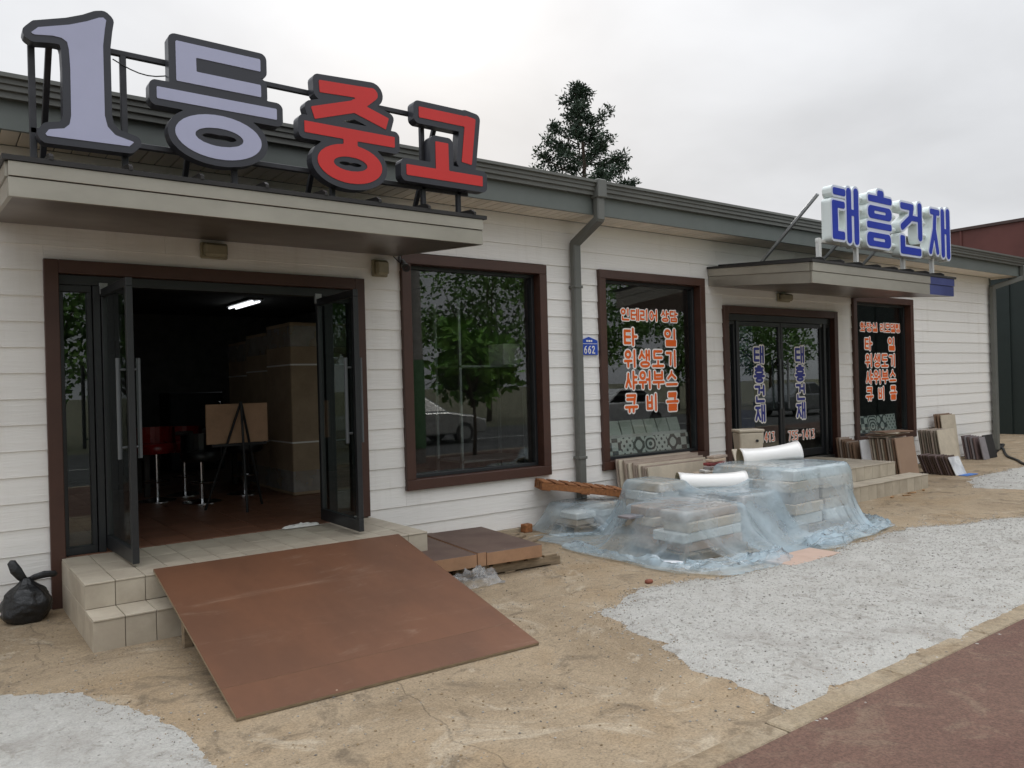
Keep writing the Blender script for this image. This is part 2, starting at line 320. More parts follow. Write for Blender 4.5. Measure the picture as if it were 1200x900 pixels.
# ------------------------------------------------------------------ lettering: 2-D distance fields turned into outlines
def sd_eval(prims, X, Z):
    d = np.full(X.shape, 9.0)
    for p in prims:
        k = p[0]
        if k == 'b':
            _, x0, z0, x1, z1 = p[:5]; r = p[5] if len(p) > 5 else 0.0
            qx = np.abs(X-(x0+x1)/2)-((x1-x0)/2-r); qz = np.abs(Z-(z0+z1)/2)-((z1-z0)/2-r)
            q = np.hypot(np.maximum(qx, 0), np.maximum(qz, 0))+np.minimum(np.maximum(qx, qz), 0)-r
        elif k == 'l':
            _, x0, z0, x1, z1, w = p
            dx, dz = x1-x0, z1-z0; t = np.clip(((X-x0)*dx+(Z-z0)*dz)/max(dx*dx+dz*dz, 1e-9), 0, 1)
            q = np.hypot(X-x0-t*dx, Z-z0-t*dz)-w
        elif k == 's':          # square-ended stroke
            _, x0, z0, x1, z1, w = p
            L_ = math.hypot(x1-x0, z1-z0); ux, uz = (x1-x0)/L_, (z1-z0)/L_
            a = (X-(x0+x1)/2)*ux+(Z-(z0+z1)/2)*uz; b = -(X-(x0+x1)/2)*uz+(Z-(z0+z1)/2)*ux
            qx = np.abs(a)-L_/2; qz = np.abs(b)-w
            q = np.hypot(np.maximum(qx, 0), np.maximum(qz, 0))+np.minimum(np.maximum(qx, qz), 0)
        elif k == 'e':          # elliptical ring: outer radii, inner radii
            _, cx, cz, a, b, a2, b2 = p
            def el(a, b):
                kx, kz = (X-cx)/a, (Z-cz)/b; k0 = np.hypot(kx, kz); k1 = np.hypot(kx/a, kz/b)
                return k0*(k0-1)/np.maximum(k1, 1e-6)
            q = np.maximum(el(a, b), -el(a2, b2)) if a2 > 0 else el(a, b)
        elif k == 'h':          # subtract a rounded slot
            _, x0, z0, x1, z1, r = p
            qx = np.abs(X-(x0+x1)/2)-((x1-x0)/2-r); qz = np.abs(Z-(z0+z1)/2)-((z1-z0)/2-r)
            d = np.maximum(d, -(np.hypot(np.maximum(qx, 0), np.maximum(qz, 0))+np.minimum(np.maximum(qx, qz), 0)-r)); continue
        elif k == 'p':
            P = p[1]; n = len(P); dd = np.full(X.shape, 9.0); ins = np.zeros(X.shape, bool)
            for i in range(n):
                (ax, az), (bx, bz) = P[i], P[(i+1) % n]
                ex, ez = bx-ax, bz-az; t = np.clip(((X-ax)*ex+(Z-az)*ez)/max(ex*ex+ez*ez, 1e-12), 0, 1)
                dd = np.minimum(dd, np.hypot(X-ax-t*ex, Z-az-t*ez))
                c = (az > Z) != (bz > Z)
                with np.errstate(all='ignore'): xi = ax+(Z-az)*ex/(ez if ez else 1e-12)
                ins ^= c & (X < xi)
            q = np.where(ins, -dd, dd)
        d = np.minimum(d, q)
    return d
def contours(prims, level, bounds, h):
    x0, z0, x1, z1 = bounds; nx = int((x1-x0)/h)+2; nz = int((z1-z0)/h)+2
    xs = x0+np.arange(nx)*h; zs = z0+np.arange(nz)*h; X, Z = np.meshgrid(xs, zs, indexing='ij')
    F = sd_eval(prims, X, Z)-level+1e-7
    F[0, :] = F[-1, :] = 1; F[:, 0] = F[:, -1] = 1
    neg = F < 0; nxt = {}
    code = neg[:-1, :-1]*1+neg[1:, :-1]*2+neg[1:, 1:]*4+neg[:-1, 1:]*8
    def pt(e):
        i, j, k = e
        if k == 0: t = F[i, j]/(F[i, j]-F[i+1, j]); return (xs[i]+t*h, zs[j])
        t = F[i, j]/(F[i, j]-F[i, j+1]); return (xs[i], zs[j]+t*h)
    T = {1: [(3, 0)], 2: [(0, 1)], 3: [(3, 1)], 4: [(1, 2)], 5: [(3, 2), (1, 0)], 6: [(0, 2)], 7: [(3, 2)], 8: [(2, 3)], 9: [(2, 0)], 10: [(0, 3), (2, 1)], 11: [(2, 1)], 12: [(1, 3)], 13: [(1, 0)], 14: [(0, 3)]}
    for i, j in zip(*np.where((code > 0) & (code < 15))):
        E = [(i, j, 0), (i+1, j, 1), (i, j+1, 0), (i, j, 1)]
        for a, b in T[int(code[i, j])]: nxt[E[a]] = E[b]
    loops = []
    while nxt:
        s = next(iter(nxt)); lp = [s]; e = nxt.pop(s)
        while e != s and e in nxt: lp.append(e); e = nxt.pop(e)
        P = [pt(e) for e in lp]
        if len(P) > 5: loops.append(rdp(P, h*0.16))
    return loops
def rdp(P, eps):
    P = np.array(P); n = len(P); k = int(np.argmax(np.hypot(*(P-P[0]).T)))
    def rec(a, b):
        if b-a < 2: return []
        A, B = P[a], P[b % n]; d = B-A; L_ = math.hypot(*d) or 1e-9; seg = P[a+1:b]
        ds = np.abs((seg[:, 0]-A[0])*d[1]-(seg[:, 1]-A[1])*d[0])/L_; i = int(np.argmax(ds))
        if ds[i] < eps: return []
        m = a+1+i; return rec(a, m)+[m]+rec(m, b)
    return [tuple(P[i]) for i in [0]+rec(0, k)+[k]+rec(k, n)]
def extrude(loops, yf, yb, mb=None):
    """solid between planes y=yf (front) and y=yb from x,z loops"""
    mb = mb or MB(); allp = [p for l in loops for p in l]
    area = lambda l: sum(l[i][0]*l[(i+1) % len(l)][1]-l[(i+1) % len(l)][0]*l[i][1] for i in range(len(l)))/2
    def inside(p, l):
        c = False
        for i in range(len(l)):
            a, b = l[i], l[(i+1) % len(l)]
            if (a[1] > p[1]) != (b[1] > p[1]) and p[0] < (b[0]-a[0])*(p[1]-a[1])/(b[1]-a[1])+a[0]: c = not c
        return c
    A = [area(l) for l in loops]; sgn = A[int(np.argmax(np.abs(A)))]
    outer = [l for l, a in zip(loops, A) if a*sgn > 0]; holes = [l for l, a in zip(loops, A) if a*sgn <= 0]
    for o in outer:
        hs = [h for h in holes if inside(h[0], o)]
        G = [o]+hs; flat = [p for l in G for p in l]
        tr = tessellate_polygon([[Vector((p[0], p[1], 0)) for p in l] for l in G])
        n = len(flat)
        vs = [(p[0], yf, p[1]) for p in flat]+[(p[0], yb, p[1]) for p in flat]
        fs = [tuple(t) for t in tr]+[tuple(i+n for i in t[::-1]) for t in tr]; k = 0
        for l in G:
            m = len(l); fs += [(k+i, k+(i+1) % m, k+(i+1) % m+n, k+i+n) for i in range(m)]; k += m
        mb.add(vs, fs)
    return mb
W_ = 0.078
def pl(*pts): return [('l', *pts[i], *pts[i+1], W_) for i in range(len(pts)-1)]
JAMO = {
 'g': pl((0,1),(1,1),(.85,0)), 'n': pl((0,1),(0,0),(1,0)), 'd': pl((1,1),(0,1),(0,0),(1,0)), 'r': pl((0,1),(1,1),(1,.5),(0,.5),(0,0),(1,0)),
 'm': pl((0,1),(1,1),(1,0),(0,0),(0,1)), 'b': pl((0,1),(0,0),(1,0),(1,1))+pl((0,.5),(1,.5)), 's': pl((.5,1),(.42,.55),(0,0))+pl((.48,.65),(1,0)),
 'o': [('o',)], 'j': pl((0,1),(1,1))+pl((.5,1),(.42,.55),(0,0))+pl((.48,.6),(1,0)), 'k': pl((0,1),(1,1),(.85,0))+pl((0,.52),(.92,.52)),
 't': pl((1,1),(0,1),(0,0),(1,0))+pl((0,.5),(1,.5)), 'h': pl((.35,1),(.65,1))+pl((0,.74),(1,.74))+[('o', 0, 0, 1, .5)],
 'a': pl((.25,1),(.25,0))+pl((.25,.52),(1,.52)), 'ya': pl((.25,1),(.25,0))+pl((.25,.68),(1,.68))+pl((.25,.36),(1,.36)),
 'eo': pl((.8,1),(.8,0))+pl((0,.52),(.8,.52)), 'ae': pl((.15,1),(.15,0))+pl((.85,1),(.85,0))+pl((.15,.52),(.85,.52)),
 'e': pl((.35,1),(.35,0))+pl((.95,1),(.95,0))+pl((-.15,.52),(.35,.52)), 'i': pl((.6,1),(.6,0)),
 'O': pl((0,0),(1,0))+pl((.5,0),(.5,1)), 'u': pl((0,1),(1,1))+pl((.5,1),(.5,0)), 'yu': pl((0,1),(1,1))+pl((.32,1),(.32,0))+pl((.68,1),(.68,0)), 'eu': pl((0,.5),(1,.5)),
}
def put(j, x0, z0, x1, z1):
    out = []
    for p in JAMO[j]:
        if p[0] == 'o':
            a = p[1:] or (0, 0, 1, 1); X0 = x0+a[0]*(x1-x0); X1 = x0+a[2]*(x1-x0); Z0 = z0+a[1]*(z1-z0); Z1 = z0+a[3]*(z1-z0)
            ra, rb = (X1-X0)/2+W_, (Z1-Z0)/2+W_
            out.append(('e', (X0+X1)/2, (Z0+Z1)/2, ra, rb, max(ra-2*W_, .02), max(rb-2*W_, .02)))
        else: out.append(('l', x0+p[1]*(x1-x0), z0+p[2]*(z1-z0), x0+p[3]*(x1-x0), z0+p[4]*(z1-z0), W_))
    return out
def Vs(c, v): return put(c, .1, .16, .48, .84)+put(v, .62, .06, .95, .95)
def Vf(c, v, f): return put(c, .1, .56, .48, .92)+put(v, .62, .46, .95, .95)+put(f, .2, .07, .88, .3)
def Hs(c, v): return put(c, .18, .56, .82, .93)+put(v, .06, .08, .94, .36)
def Hf(c, v, f): return put(c, .18, .66, .82, .94)+put(v, .06, .42, .94, .56)+put(f, .18, .07, .82, .26)
def Cw(c, u, v): return put(c, .12, .58, .5, .92)+put(u, .04, .08, .58, .38)+put(v, .64, .06, .96, .95)
SYL = {'인': Vf('o','i','n'), '테': Vs('t','e'), '리': Vs('r','i'), '어': Vs('o','eo'), '상': Vf('s','a','o'), '담': Vf('d','a','m'), '타': Vs('t','a'), '일': Vf('o','i','r'),
 '위': Cw('o','u','i'), '생': Vf('s','ae','o'), '도': Hs('d','O'), '기': Vs('g','i'), '샤': Vs('s','ya'), '워': Cw('o','u','eo'), '부': Hs('b','u'), '스': Hs('s','eu'),
 '큐': put('k', .18, .5, .82, .95)+put('yu', .06, .05, .94, .3), '비': Vs('b','i'), '클': put('k', .2, .66, .8, .97)+put('eu', .05, .44, .95, .56)+put('r', .2, .02, .8, .3), '화': put('h',.1,.5,.52,.95)+put('O',.05,.1,.58,.36)+put('a',.66,.06,.96,.95), '장': Vf('j','a','o'),
 '실': Vf('s','i','r'), '모': Hs('m','O'), '델': Vf('d','e','r'), '링': Vf('r','i','o'), '태': Vs('t','ae'), '흥': put('h',.15,.5,.85,.95)+put('eu',.05,.36,.95,.42)+put('o',.2,.07,.8,.25),
 '건': Vf('g','eo','n'), '재': Vs('j','ae'),
 '0': [('e', .5,.5,.36,.48,.2,.3)], '1': pl((.3,.8),(.55,.92),(.55,.08)), '3': pl((.2,.9),(.75,.9),(.5,.55),(.78,.4),(.75,.12),(.2,.1)), '4': pl((.65,.08),(.65,.92),(.15,.32),(.9,.32)),
 '5': pl((.8,.92),(.25,.92),(.25,.55),(.7,.58),(.8,.35),(.7,.1),(.2,.1)), '7': pl((.15,.92),(.8,.92),(.4,.08)), '6': pl((.72,.92),(.4,.8),(.22,.5))+[('e', .5,.32,.36,.32,.2,.16)],
 '2': pl((.2,.75),(.35,.92),(.7,.9),(.75,.65),(.2,.08),(.85,.08)), '-': pl((.2,.48),(.8,.48))}
def scale_prims(P, x, z, w, h):
    out = []; k = min(w, h)
    for p in P:
        if p[0] == 'e': 
            a, b = p[3]*w, p[4]*h; t = W_*2*k
            out.append(('e', x+p[1]*w, z+p[2]*h, a, b, max(a-t, .004), max(b-t, .004)))
        else: out.append(('l', x+p[1]*w, z+p[2]*h, x+p[3]*w, z+p[4]*h, W_*k))
    return out
def text_line(cells, y, rim, parent, face_mat, rim_mat, h=0.006, name='letter', ref=None):
    """cells: (char,x,z,w,h). Each character is a vinyl cut-out (rim sheet, face sheet) stuck on plane y, on its -y side.
    ref: cells were measured on the wall face, so scale them about the viewpoint onto the glass"""
    k = (6.65+y)/6.65
    for i, (ch, x, z, w, hh) in enumerate(cells):
        x, w, z, hh = x*k, w*k, 1.55+(z-1.55)*k, hh*k
        P = scale_prims(SYL[ch], x, z, w, hh); yy = y-(i % 2)*.0003
        bd = (x-rim*3-.02, z-rim*3-.02, x+w+rim*3+.02, z+hh+rim*3+.02); mb = MB()
        if rim_mat is not None:
            extrude(contours(P, rim, bd, h), yy-.0012, yy, mb); mb.cur = 1; extrude(contours(P, 0.0, bd, h), yy-.003, yy-.0011, mb)
            ob(name, mb, [rim_mat, face_mat], parent, recalc=False)
        else:
            extrude(contours(P, 0.0, bd, h), yy-.0012, yy, mb); ob(name, mb, face_mat, parent, recalc=False)


# ================================================================== THE SETTING
def ground_mat(name, cols, scale, crack=False, speck=0.25, bump=0.5, rough=0.9, fine=55, grain=.22):
    m = bpy.data.materials.new(name); m.use_nodes = True; t = m.node_tree; L = t.links.new; b = t.nodes['Principled BSDF']
    g = N(t, 'ShaderNodeNewGeometry'); P = g.outputs['Position']
    n1 = N(t, 'ShaderNodeTexNoise', Scale=scale, Detail=8.0, Roughness=0.62, Distortion=0.6); L(P, n1.inputs['Vector'])
    n2 = N(t, 'ShaderNodeTexNoise', Scale=scale*3.7, Detail=8.0, Roughness=0.7, Distortion=1.2); L(P, n2.inputs['Vector'])
    n3 = N(t, 'ShaderNodeTexNoise', Scale=fine, Detail=3.0, Roughness=0.7); L(P, n3.inputs['Vector'])
    r1 = N(t, 'ShaderNodeValToRGB'); L(n1.outputs[0], r1.inputs[0])
    e = r1.color_ramp.elements; e[0].position = 0.33; e[0].color = cols[0]; e[1].position = 0.68; e[1].color = cols[2]
    q = e.new(0.5); q.color = cols[1]
    mx = N(t, 'ShaderNodeMix', data_type='RGBA'); 
    mr = N(t, 'ShaderNodeMapRange', interpolation_type='SMOOTHSTEP'); L(n2.outputs[0], mr.inputs[0]); mr.inputs[1].default_value = .52; mr.inputs[2].default_value = .68; mr.inputs[4].default_value = .85
    L(mr.outputs[0], mx.inputs[0]); L(r1.outputs[0], mx.inputs[6]); mx.inputs[7].default_value = cols[3]
    n4 = N(t, 'ShaderNodeTexNoise', Scale=scale*1.9, Detail=9.0, Roughness=0.75, Distortion=2.2); L(P, n4.inputs['Vector'])
    m4 = N(t, 'ShaderNodeMapRange', interpolation_type='SMOOTHSTEP'); L(n4.outputs[0], m4.inputs[0]); m4.inputs[1].default_value = .53; m4.inputs[2].default_value = .66; m4.inputs[4].default_value = .6 if crack else .0
    mq = N(t, 'ShaderNodeMix', data_type='RGBA'); L(m4.outputs[0], mq.inputs[0]); L(mx.outputs[2], mq.inputs[6]); mq.inputs[7].default_value = srgb(174, 162, 142); mx = mq
    n5 = N(t, 'ShaderNodeTexNoise', Scale=fine*.33, Detail=6.0, Roughness=0.8); L(P, n5.inputs['Vector'])
    g3 = N(t, 'ShaderNodeMapRange'); L(n3.outputs[0], g3.inputs[0]); g3.inputs[1].default_value = .36; g3.inputs[2].default_value = .64; g3.inputs[3].default_value = -1; g3.inputs[4].default_value = 1
    g5 = N(t, 'ShaderNodeMapRange'); L(n5.outputs[0], g5.inputs[0]); g5.inputs[1].default_value = .34; g5.inputs[2].default_value = .66; g5.inputs[3].default_value = -1; g5.inputs[4].default_value = 1
    v = math_(t, 'ADD', math_(t, 'ADD', math_(t, 'MULTIPLY', g3.outputs[0], speck), math_(t, 'MULTIPLY', g5.outputs[0], speck*.7)), 1.0)
    n6 = N(t, 'ShaderNodeTexNoise', Scale=7.0, Detail=12.0, Roughness=0.82, Distortion=.8); L(P, n6.inputs['Vector'])
    v = math_(t, 'MULTIPLY', v, math_(t, 'ADD', math_(t, 'MULTIPLY', n6.outputs[0], grain*2), 1-grain))
    sc = N(t, 'ShaderNodeVectorMath', operation='SCALE'); L(mx.outputs[2], sc.inputs[0]); L(v, sc.inputs['Scale'])
    colr = sc.outputs[0]; hgt = n3.outputs[0]
    if crack:
        dn = N(t, 'ShaderNodeTexNoise', Scale=2.3, Detail=5.0); L(P, dn.inputs['Vector'])
        va = N(t, 'ShaderNodeVectorMath', operation='MULTIPLY_ADD'); L(dn.outputs['Color'], va.inputs[0]); va.inputs[1].default_value = (.35, .35, .0); L(P, va.inputs[2])
        vo = N(t, 'ShaderNodeTexVoronoi', feature='DISTANCE_TO_EDGE', Scale=0.27); L(va.outputs[0], vo.inputs['Vector'])
        ck = N(t, 'ShaderNodeMapRange'); L(vo.outputs['Distance'], ck.inputs[0]); ck.inputs[1].default_value = 0.0; ck.inputs[2].default_value = 0.0014; ck.inputs[3].default_value = 0.7; ck.inputs[4].default_value = 1.0
        s2 = N(t, 'ShaderNodeVectorMath', operation='SCALE'); L(colr, s2.inputs[0]); L(ck.outputs[0], s2.inputs['Scale']); colr = s2.outputs[0]
        hgt = math_(t, 'ADD', math_(t, 'MULTIPLY', hgt, 0.5), math_(t, 'ADD', math_(t, 'MULTIPLY', n2.outputs[0], 0.8), ck.outputs[0]))
    L(colr, b.inputs['Base Color']); b.inputs['Roughness'].default_value = rough
    bp = N(t, 'ShaderNodeBump', Strength=bump, Distance=0.012); L(hgt, bp.inputs['Height']); L(bp.outputs[0], b.inputs['Normal'])
    MATS[name] = m; return m
M_yard = ground_mat('stained_concrete', (srgb(140, 119, 91), srgb(150, 133, 109), srgb(128, 111, 88), srgb(104, 91, 74)), 0.75, crack=True, speck=0.20, bump=0.9, grain=.40, fine=80)
M_redpave = ground_mat('red_paving', (srgb(96, 71, 60), srgb(103, 78, 66), srgb(92, 64, 55), srgb(120, 100, 84)), 0.7, speck=0.24, bump=0.7, fine=80, grain=.4)
M_gravel = ground_mat('white_gravel', (srgb(166, 163, 156), srgb(175, 173, 167), srgb(155, 151, 144), srgb(138, 133, 124)), 1.6, speck=0.10, bump=0.9, fine=85)
M_asph = ground_mat('asphalt', (srgb(70, 70, 70), srgb(78, 78, 77), srgb(66, 66, 66), srgb(86, 84, 80)), 0.8, speck=0.12)
M_earth = ground_mat('earth', (srgb(120, 112, 92), srgb(110, 108, 84), srgb(96, 100, 72), srgb(88, 92, 66)), 0.2)

def sheet(name, x0, x1, y0, y1, z, m, nx=1, ny=1, thick=0.0, **k):
    mb = MB(); n = (nx+1)
    mb.add([(x0+(x1-x0)*i/nx, y0+(y1-y0)*j/ny, z) for j in range(ny+1) for i in range(nx+1)],
           [(j*n+i, j*n+i+1, (j+1)*n+i+1, (j+1)*n+i) for j in range(ny) for i in range(nx)])
    return ob(name, mb, m, kind='structure', recalc=False, **k)
sheet('ground', -400, 400, -400, 400, -0.14, M_earth)
# the yard: a slab with a barely uneven top
def yard():
    mb = MB(); xs = np.arange(-14, 40.01, 0.5); ys = [-4.47, -4.0, -3.5, -3, -2.5, -2, -1.5, -1, -.5, 0, .4, 4, 9, 14]
    nx = len(xs)
    for y in ys:
        for x in xs: mb.v.append((x, y, 0.0))
    mb.f = [(j*nx+i, j*nx+i+1, (j+1)*nx+i+1, (j+1)*nx+i) for j in range(len(ys)-1) for i in range(nx-1)]
    return ob('yard', mb, M_yard, kind='structure', recalc=False)
yard()
mb = MB(); mb.box(-14, 40, -8.3, -4.602, -0.13, 0.004); ob('sidewalk', mb, M_redpave, kind='structure')
M_kerb = ground_mat('dusty_kerb', (srgb(140, 124, 100), srgb(152, 138, 116), srgb(132, 114, 90), srgb(112, 96, 76)), 1.4, speck=.16, grain=.4, bump=.7, fine=80)
kerb = bpy.data.objects.new('kerb', None); COL.objects.link(kerb); kerb.location = (0, -4.53, 0); kerb['kind'] = 'structure'
x = -4.0; i = 0
while x < 30:
    mb = MB(); dz = rnd.uniform(-.003, .004); mb.box(x+.004, x+.994, -4.600, -4.468, -0.1, 0.008+dz, 0.008)
    ob('kerb_stone', mb, M_kerb, kerb); x += 1.0
rk = bpy.data.objects.new('road_kerb', None); COL.objects.link(rk); rk.location = (0, -8.4, -.1); rk['kind'] = 'structure'
for i in range(26):
    mb = MB(); mb.box(-4+i*1.0+.004, -3+i*1.0-.004, -8.47, -8.304, -0.139, 0.004, 0.012); ob('kerb_stone', mb, M_conc, rk)
sheet('road', -60, 80, -19, -8.47, -0.136, M_asph)
sheet('road_marking', -60, 80, -8.95, -8.82, -0.132, mat('yellow_road_paint', srgb(206, 160, 52), 0.7, var=.2))
sheet('road_marking', -60, 80, -13.65, -13.52, -0.132, mat('white_road_paint', srgb(206, 206, 200), 0.7, var=.2))

# gravel patches: low mounds with ragged edges, plus loose stones
def point_in(p, poly):
    c = False
    for i in range(len(poly)):
        a, b = poly[i], poly[(i+1) % len(poly)]
        if (a[1] > p[1]) != (b[1] > p[1]) and p[0] < (b[0]-a[0])*(p[1]-a[1])/(b[1]-a[1])+a[0]: c = not c
    return c
def gravel_patch(poly, h, seed, stones, smin=.006, smax=.018, step=.032, wob=.13, dark=1.0):
    P = np.array(poly); x0, y0 = P.min(0)-.2; x1, y1 = P.max(0)+.2
    xs = np.arange(x0, x1, step); ys = np.arange(y0, y1, step); X, Y = np.meshgrid(xs, ys, indexing='ij')
    D = sd_eval([('p', poly)], X, Y)
    nz = np.array([[mnoise.fractal(Vector((a*2.3+seed, b*2.3, 0)), 1.0, 2.0, 4) for b in ys] for a in xs])
    n9 = np.array([[mnoise.fractal(Vector((a*11+seed, b*11, 3)), 1.0, 2.0, 3) for b in ys] for a in xs])
    D = D+nz*wob*.7+n9*.045
    Z = np.clip(-D/0.16, -.6, 1); Z = 0.004+h*np.where(Z > 0, np.sqrt(np.maximum(Z, 0)), Z)+nz*0.006*(D < 0)
    nx, ny = X.shape; mb = MB(); idx = -np.ones(X.shape, int); keep = D < 0.10
    for a in range(nx):
        for b in range(ny):
            if keep[a, b]: idx[a, b] = len(mb.v); mb.v.append((X[a, b], Y[a, b], max(Z[a, b], -0.02)))
    fs = [(idx[a, b], idx[a+1, b], idx[a+1, b+1], idx[a, b+1]) for a in range(nx-1) for b in range(ny-1) if min(idx[a, b], idx[a+1, b], idx[a+1, b+1], idx[a, b+1]) >= 0]
    mb.f = fs
    o = ob('gravel', mb, M_gravel, smooth=True, kind='structure', recalc=False)
    rg = random.Random(seed); sm = MB(); k = 0
    while k < stones:
        a = rg.randrange(nx); b = rg.randrange(ny)
        if D[a, b] > (rg.random()**2*.45 if rg.random() < .2 else 0.05): continue
        s = smin+(smax-smin)*rg.random()**3; cx = X[a, b]+rg.uniform(0, step); cy = Y[a, b]+rg.uniform(0, step); cz = max(Z[a, b], 0.002)+s*.2
        an = rg.uniform(0, 6.28); ca, sa = math.cos(an)*s, math.sin(an)*s; f1 = rg.uniform(.5, 1); hz = s*rg.uniform(.25, .55)
        sm.cur = 0 if rg.random() < 1-.14*dark else (1 if rg.random() < .8 else 2)
        sm.add([(cx+ca, cy+sa, cz), (cx-sa*f1, cy+ca*f1, cz), (cx-ca*.8, cy-sa*.8, cz), (cx+sa*f1, cy-ca*f1, cz), (cx+ca*.2, cy, cz+hz), (cx, cy, cz-hz)],
               [(0, 1, 4), (1, 2, 4), (2, 3, 4), (3, 0, 4), (1, 0, 5), (2, 1, 5), (3, 2, 5), (0, 3, 5)]); k += 1
    ea, eb = np.where(np.abs(D) < .11); k = 0
    while k < stones*.22 and len(ea):
        q = rg.randrange(len(ea)); a, b = ea[q], eb[q]; s = smin*.8+(smax-smin)*.7*rg.random()**2; cx = X[a, b]+rg.uniform(0, step); cy = Y[a, b]+rg.uniform(0, step); cz = max(Z[a, b], 0.002)+s*.15
        an = rg.uniform(0, 6.28); ca, sa = math.cos(an)*s, math.sin(an)*s; hz = s*.4; sm.cur = 3 if rg.random() < .6 else rg.choice((0, 1, 1, 2)); k += 1
        sm.add([(cx+ca, cy+sa, cz), (cx-sa*.7, cy+ca*.7, cz), (cx-ca*.8, cy-sa*.8, cz), (cx+sa*.7, cy-ca*.7, cz), (cx+ca*.2, cy, cz+hz), (cx, cy, cz-hz)],
               [(0, 1, 4), (1, 2, 4), (2, 3, 4), (3, 0, 4), (1, 0, 5), (2, 1, 5), (3, 2, 5), (0, 3, 5)])
    so_ = ob('loose_gravel', sm, [M_stone, M_stone2, M_stone3, M_crumb], recalc=False, kind='stuff')
    return o, so_
M_crumb = mat('sand_crumb', srgb(140, 120, 92), .9, var=.25, scale=40); M_stone = mat('pale_stone', srgb(178, 175, 168), 0.9, var=.2, scale=40); M_stone2 = mat('grey_stone', srgb(160, 155, 147), 0.9, var=.2, scale=40); M_stone3 = mat('dark_stone', srgb(112, 107, 100), 0.9, var=.2, scale=40)
PATCH_R = [(3.62, -2.78), (3.45, -3.55), (3.3, -4.05), (3.24, -4.44), (5.5, -4.47), (9.0, -4.47), (14, -4.47), (14, -3.9), (9.6, -3.3), (8.6, -2.98), (7.9, -2.72), (7.3, -2.68), (6.2, -2.8), (5.1, -2.74), (4.3, -2.52)]
a_, b_ = gravel_patch(PATCH_R, 0.024, 3, 26000, .004, .013, dark=.7)
a_['label'] = 'large patch of white gravel along the kerb'; b_['label'] = 'loose stones on the large white gravel patch'
a_, b_ = gravel_patch([(-3, -1.75), (.2, -1.72), (.55, -1.95), (.78, -2.4), (.9, -2.9), (.9, -3.4), (.6, -4.4), (-3, -4.4)], 0.014, 11, 8000, .003, .009, wob=.07, dark=.6)
a_['label'] = 'white gravel patch beside the brown ramp'; b_['label'] = 'loose stones on the gravel beside the ramp'
a_, b_ = gravel_patch([(11.3, -1.9), (12.2, -1.45), (14.5, -1.4), (20, -1.6), (20, -3.0), (13.2, -3.0), (11.6, -2.55)], 0.02, 19, 2500, step=.06)
a_['label'] = 'pale gravel patch at the far end of the yard'; b_['label'] = 'loose stones at the far end of the yard'
# grit and crumbs strewn over the concrete
sm = MB(); rg = random.Random(5)
for k in range(9000):
    cx, cy = rg.uniform(-.5, 9), rg.uniform(-4.4, -.1)
    if -1.35 < cy and .7 < cx < 3.3: continue
    s = .0025+.0065*rg.random()**3; an = rg.uniform(0, 6.28); ca, sa = math.cos(an)*s, math.sin(an)*s; sm.cur = rg.choice((0, 0, 1, 1, 2))
    sm.add([(cx+ca, cy+sa, s*.3), (cx-sa, cy+ca, s*.3), (cx-ca, cy-sa, s*.3), (cx+sa, cy-ca, s*.3), (cx, cy, s*.9), (cx, cy, -.002)], [(0, 1, 4), (1, 2, 4), (2, 3, 4), (3, 0, 4), (1, 0, 5), (2, 1, 5), (3, 2, 5), (0, 3, 5)])
ob('grit', sm, [M_stone2, M_crumb, M_stone3], recalc=False, kind='stuff', label='fine grit strewn over the concrete')

# ================================================================== THE SHOP BUILDING
XL, XR, YB = -4.0, 16.6, 9.0
B = thing('shop_building', (6.3, 0.0, 0.0), 'long single-storey shop with white lap siding and grey-green eaves', 'building')
OPEN = dict(door1=(0.74, 3.29, 0.0, 2.56), win1=(3.69, 5.466, 0.565, 2.83), win2=(6.255, 8.10, 0.535, 2.84), door2=(8.49, 11.185, 0.0, 2.52), win3=(11.64, 13.515, 0.487, 2.80))
# wall core with real openings
mb = MB(); cuts = sorted([o for o in OPEN.values()]); px = XL
for (a, b, z0, z1) in cuts:
    mb.box(px, a, .02, .2, 0.0, 3.36)
    if z0 > 0: mb.box(a, b, .02, .2, 0.0, z0)
    mb.box(a, b, .02, .2, z1, 3.36); px = b
mb.box(px, XR, .02, .2, 0.0, 3.36)
mb.box(XR-.2, XR, .2, YB, 0, 3.36); mb.box(XL, XL+.2, .2, YB, 0, 3.36); mb.box(XL+.2, XR-.2, YB-.2, YB, 0, 3.36)
wall = ob('wall', mb, M_core, B)
# siding: every board a piece of its own
zc = [0.043+0.187*i for i in range(-1, 19)]
def plank(x0, x1, z0, z1, lapped=True):
    mb = MB(); t = 0.016
    yb = 0.019; yl = yb-t; yu = yb-0.004
    mb.prism([(yb, z0), (yl, z0), (yl+.0015, z0+.004), (yu, z1+.006), (yb, z1+.006)], x0, x1)
    return ob('plank', mb, M_side, wall)
rp = random.Random(21)
for i, z0 in enumerate(zc):
    z1 = z0+0.187
    if z0 < 0: z0 = 0.012
    if z0 > 3.34: continue
    z1 = min(z1, 3.352)
    # stretches clear of openings
    blocks = []; spans = []
    for (a, b, w0, w1) in cuts:
        if w1 <= z0+.001 or w0 >= z1-.001: continue
        blocks.append((a, b))
        if w1 < z1-.03: spans.append((a, b, max(w1, z0), z1))
        if w0 > z0+.03: spans.append((a, b, z0, min(w0, z1)))
    px = XL
    runs = []
    for a, b in blocks: runs.append((px, a)); px = b
    runs.append((px, XR-.01))
    for a, b in runs:
        if b-a < .02: continue
        cutp = a; 
        while b-cutp > 4.2:
            nx_ = cutp+rp.uniform(2.4, 3.6); plank(cutp+.0008, nx_-.0008, z0, z1); cutp = nx_
        plank(cutp+.0008, b-.0008, z0, z1)
    for a, b, s0, s1 in spans: plank(a+.0008, b-.0008, s0, s1)
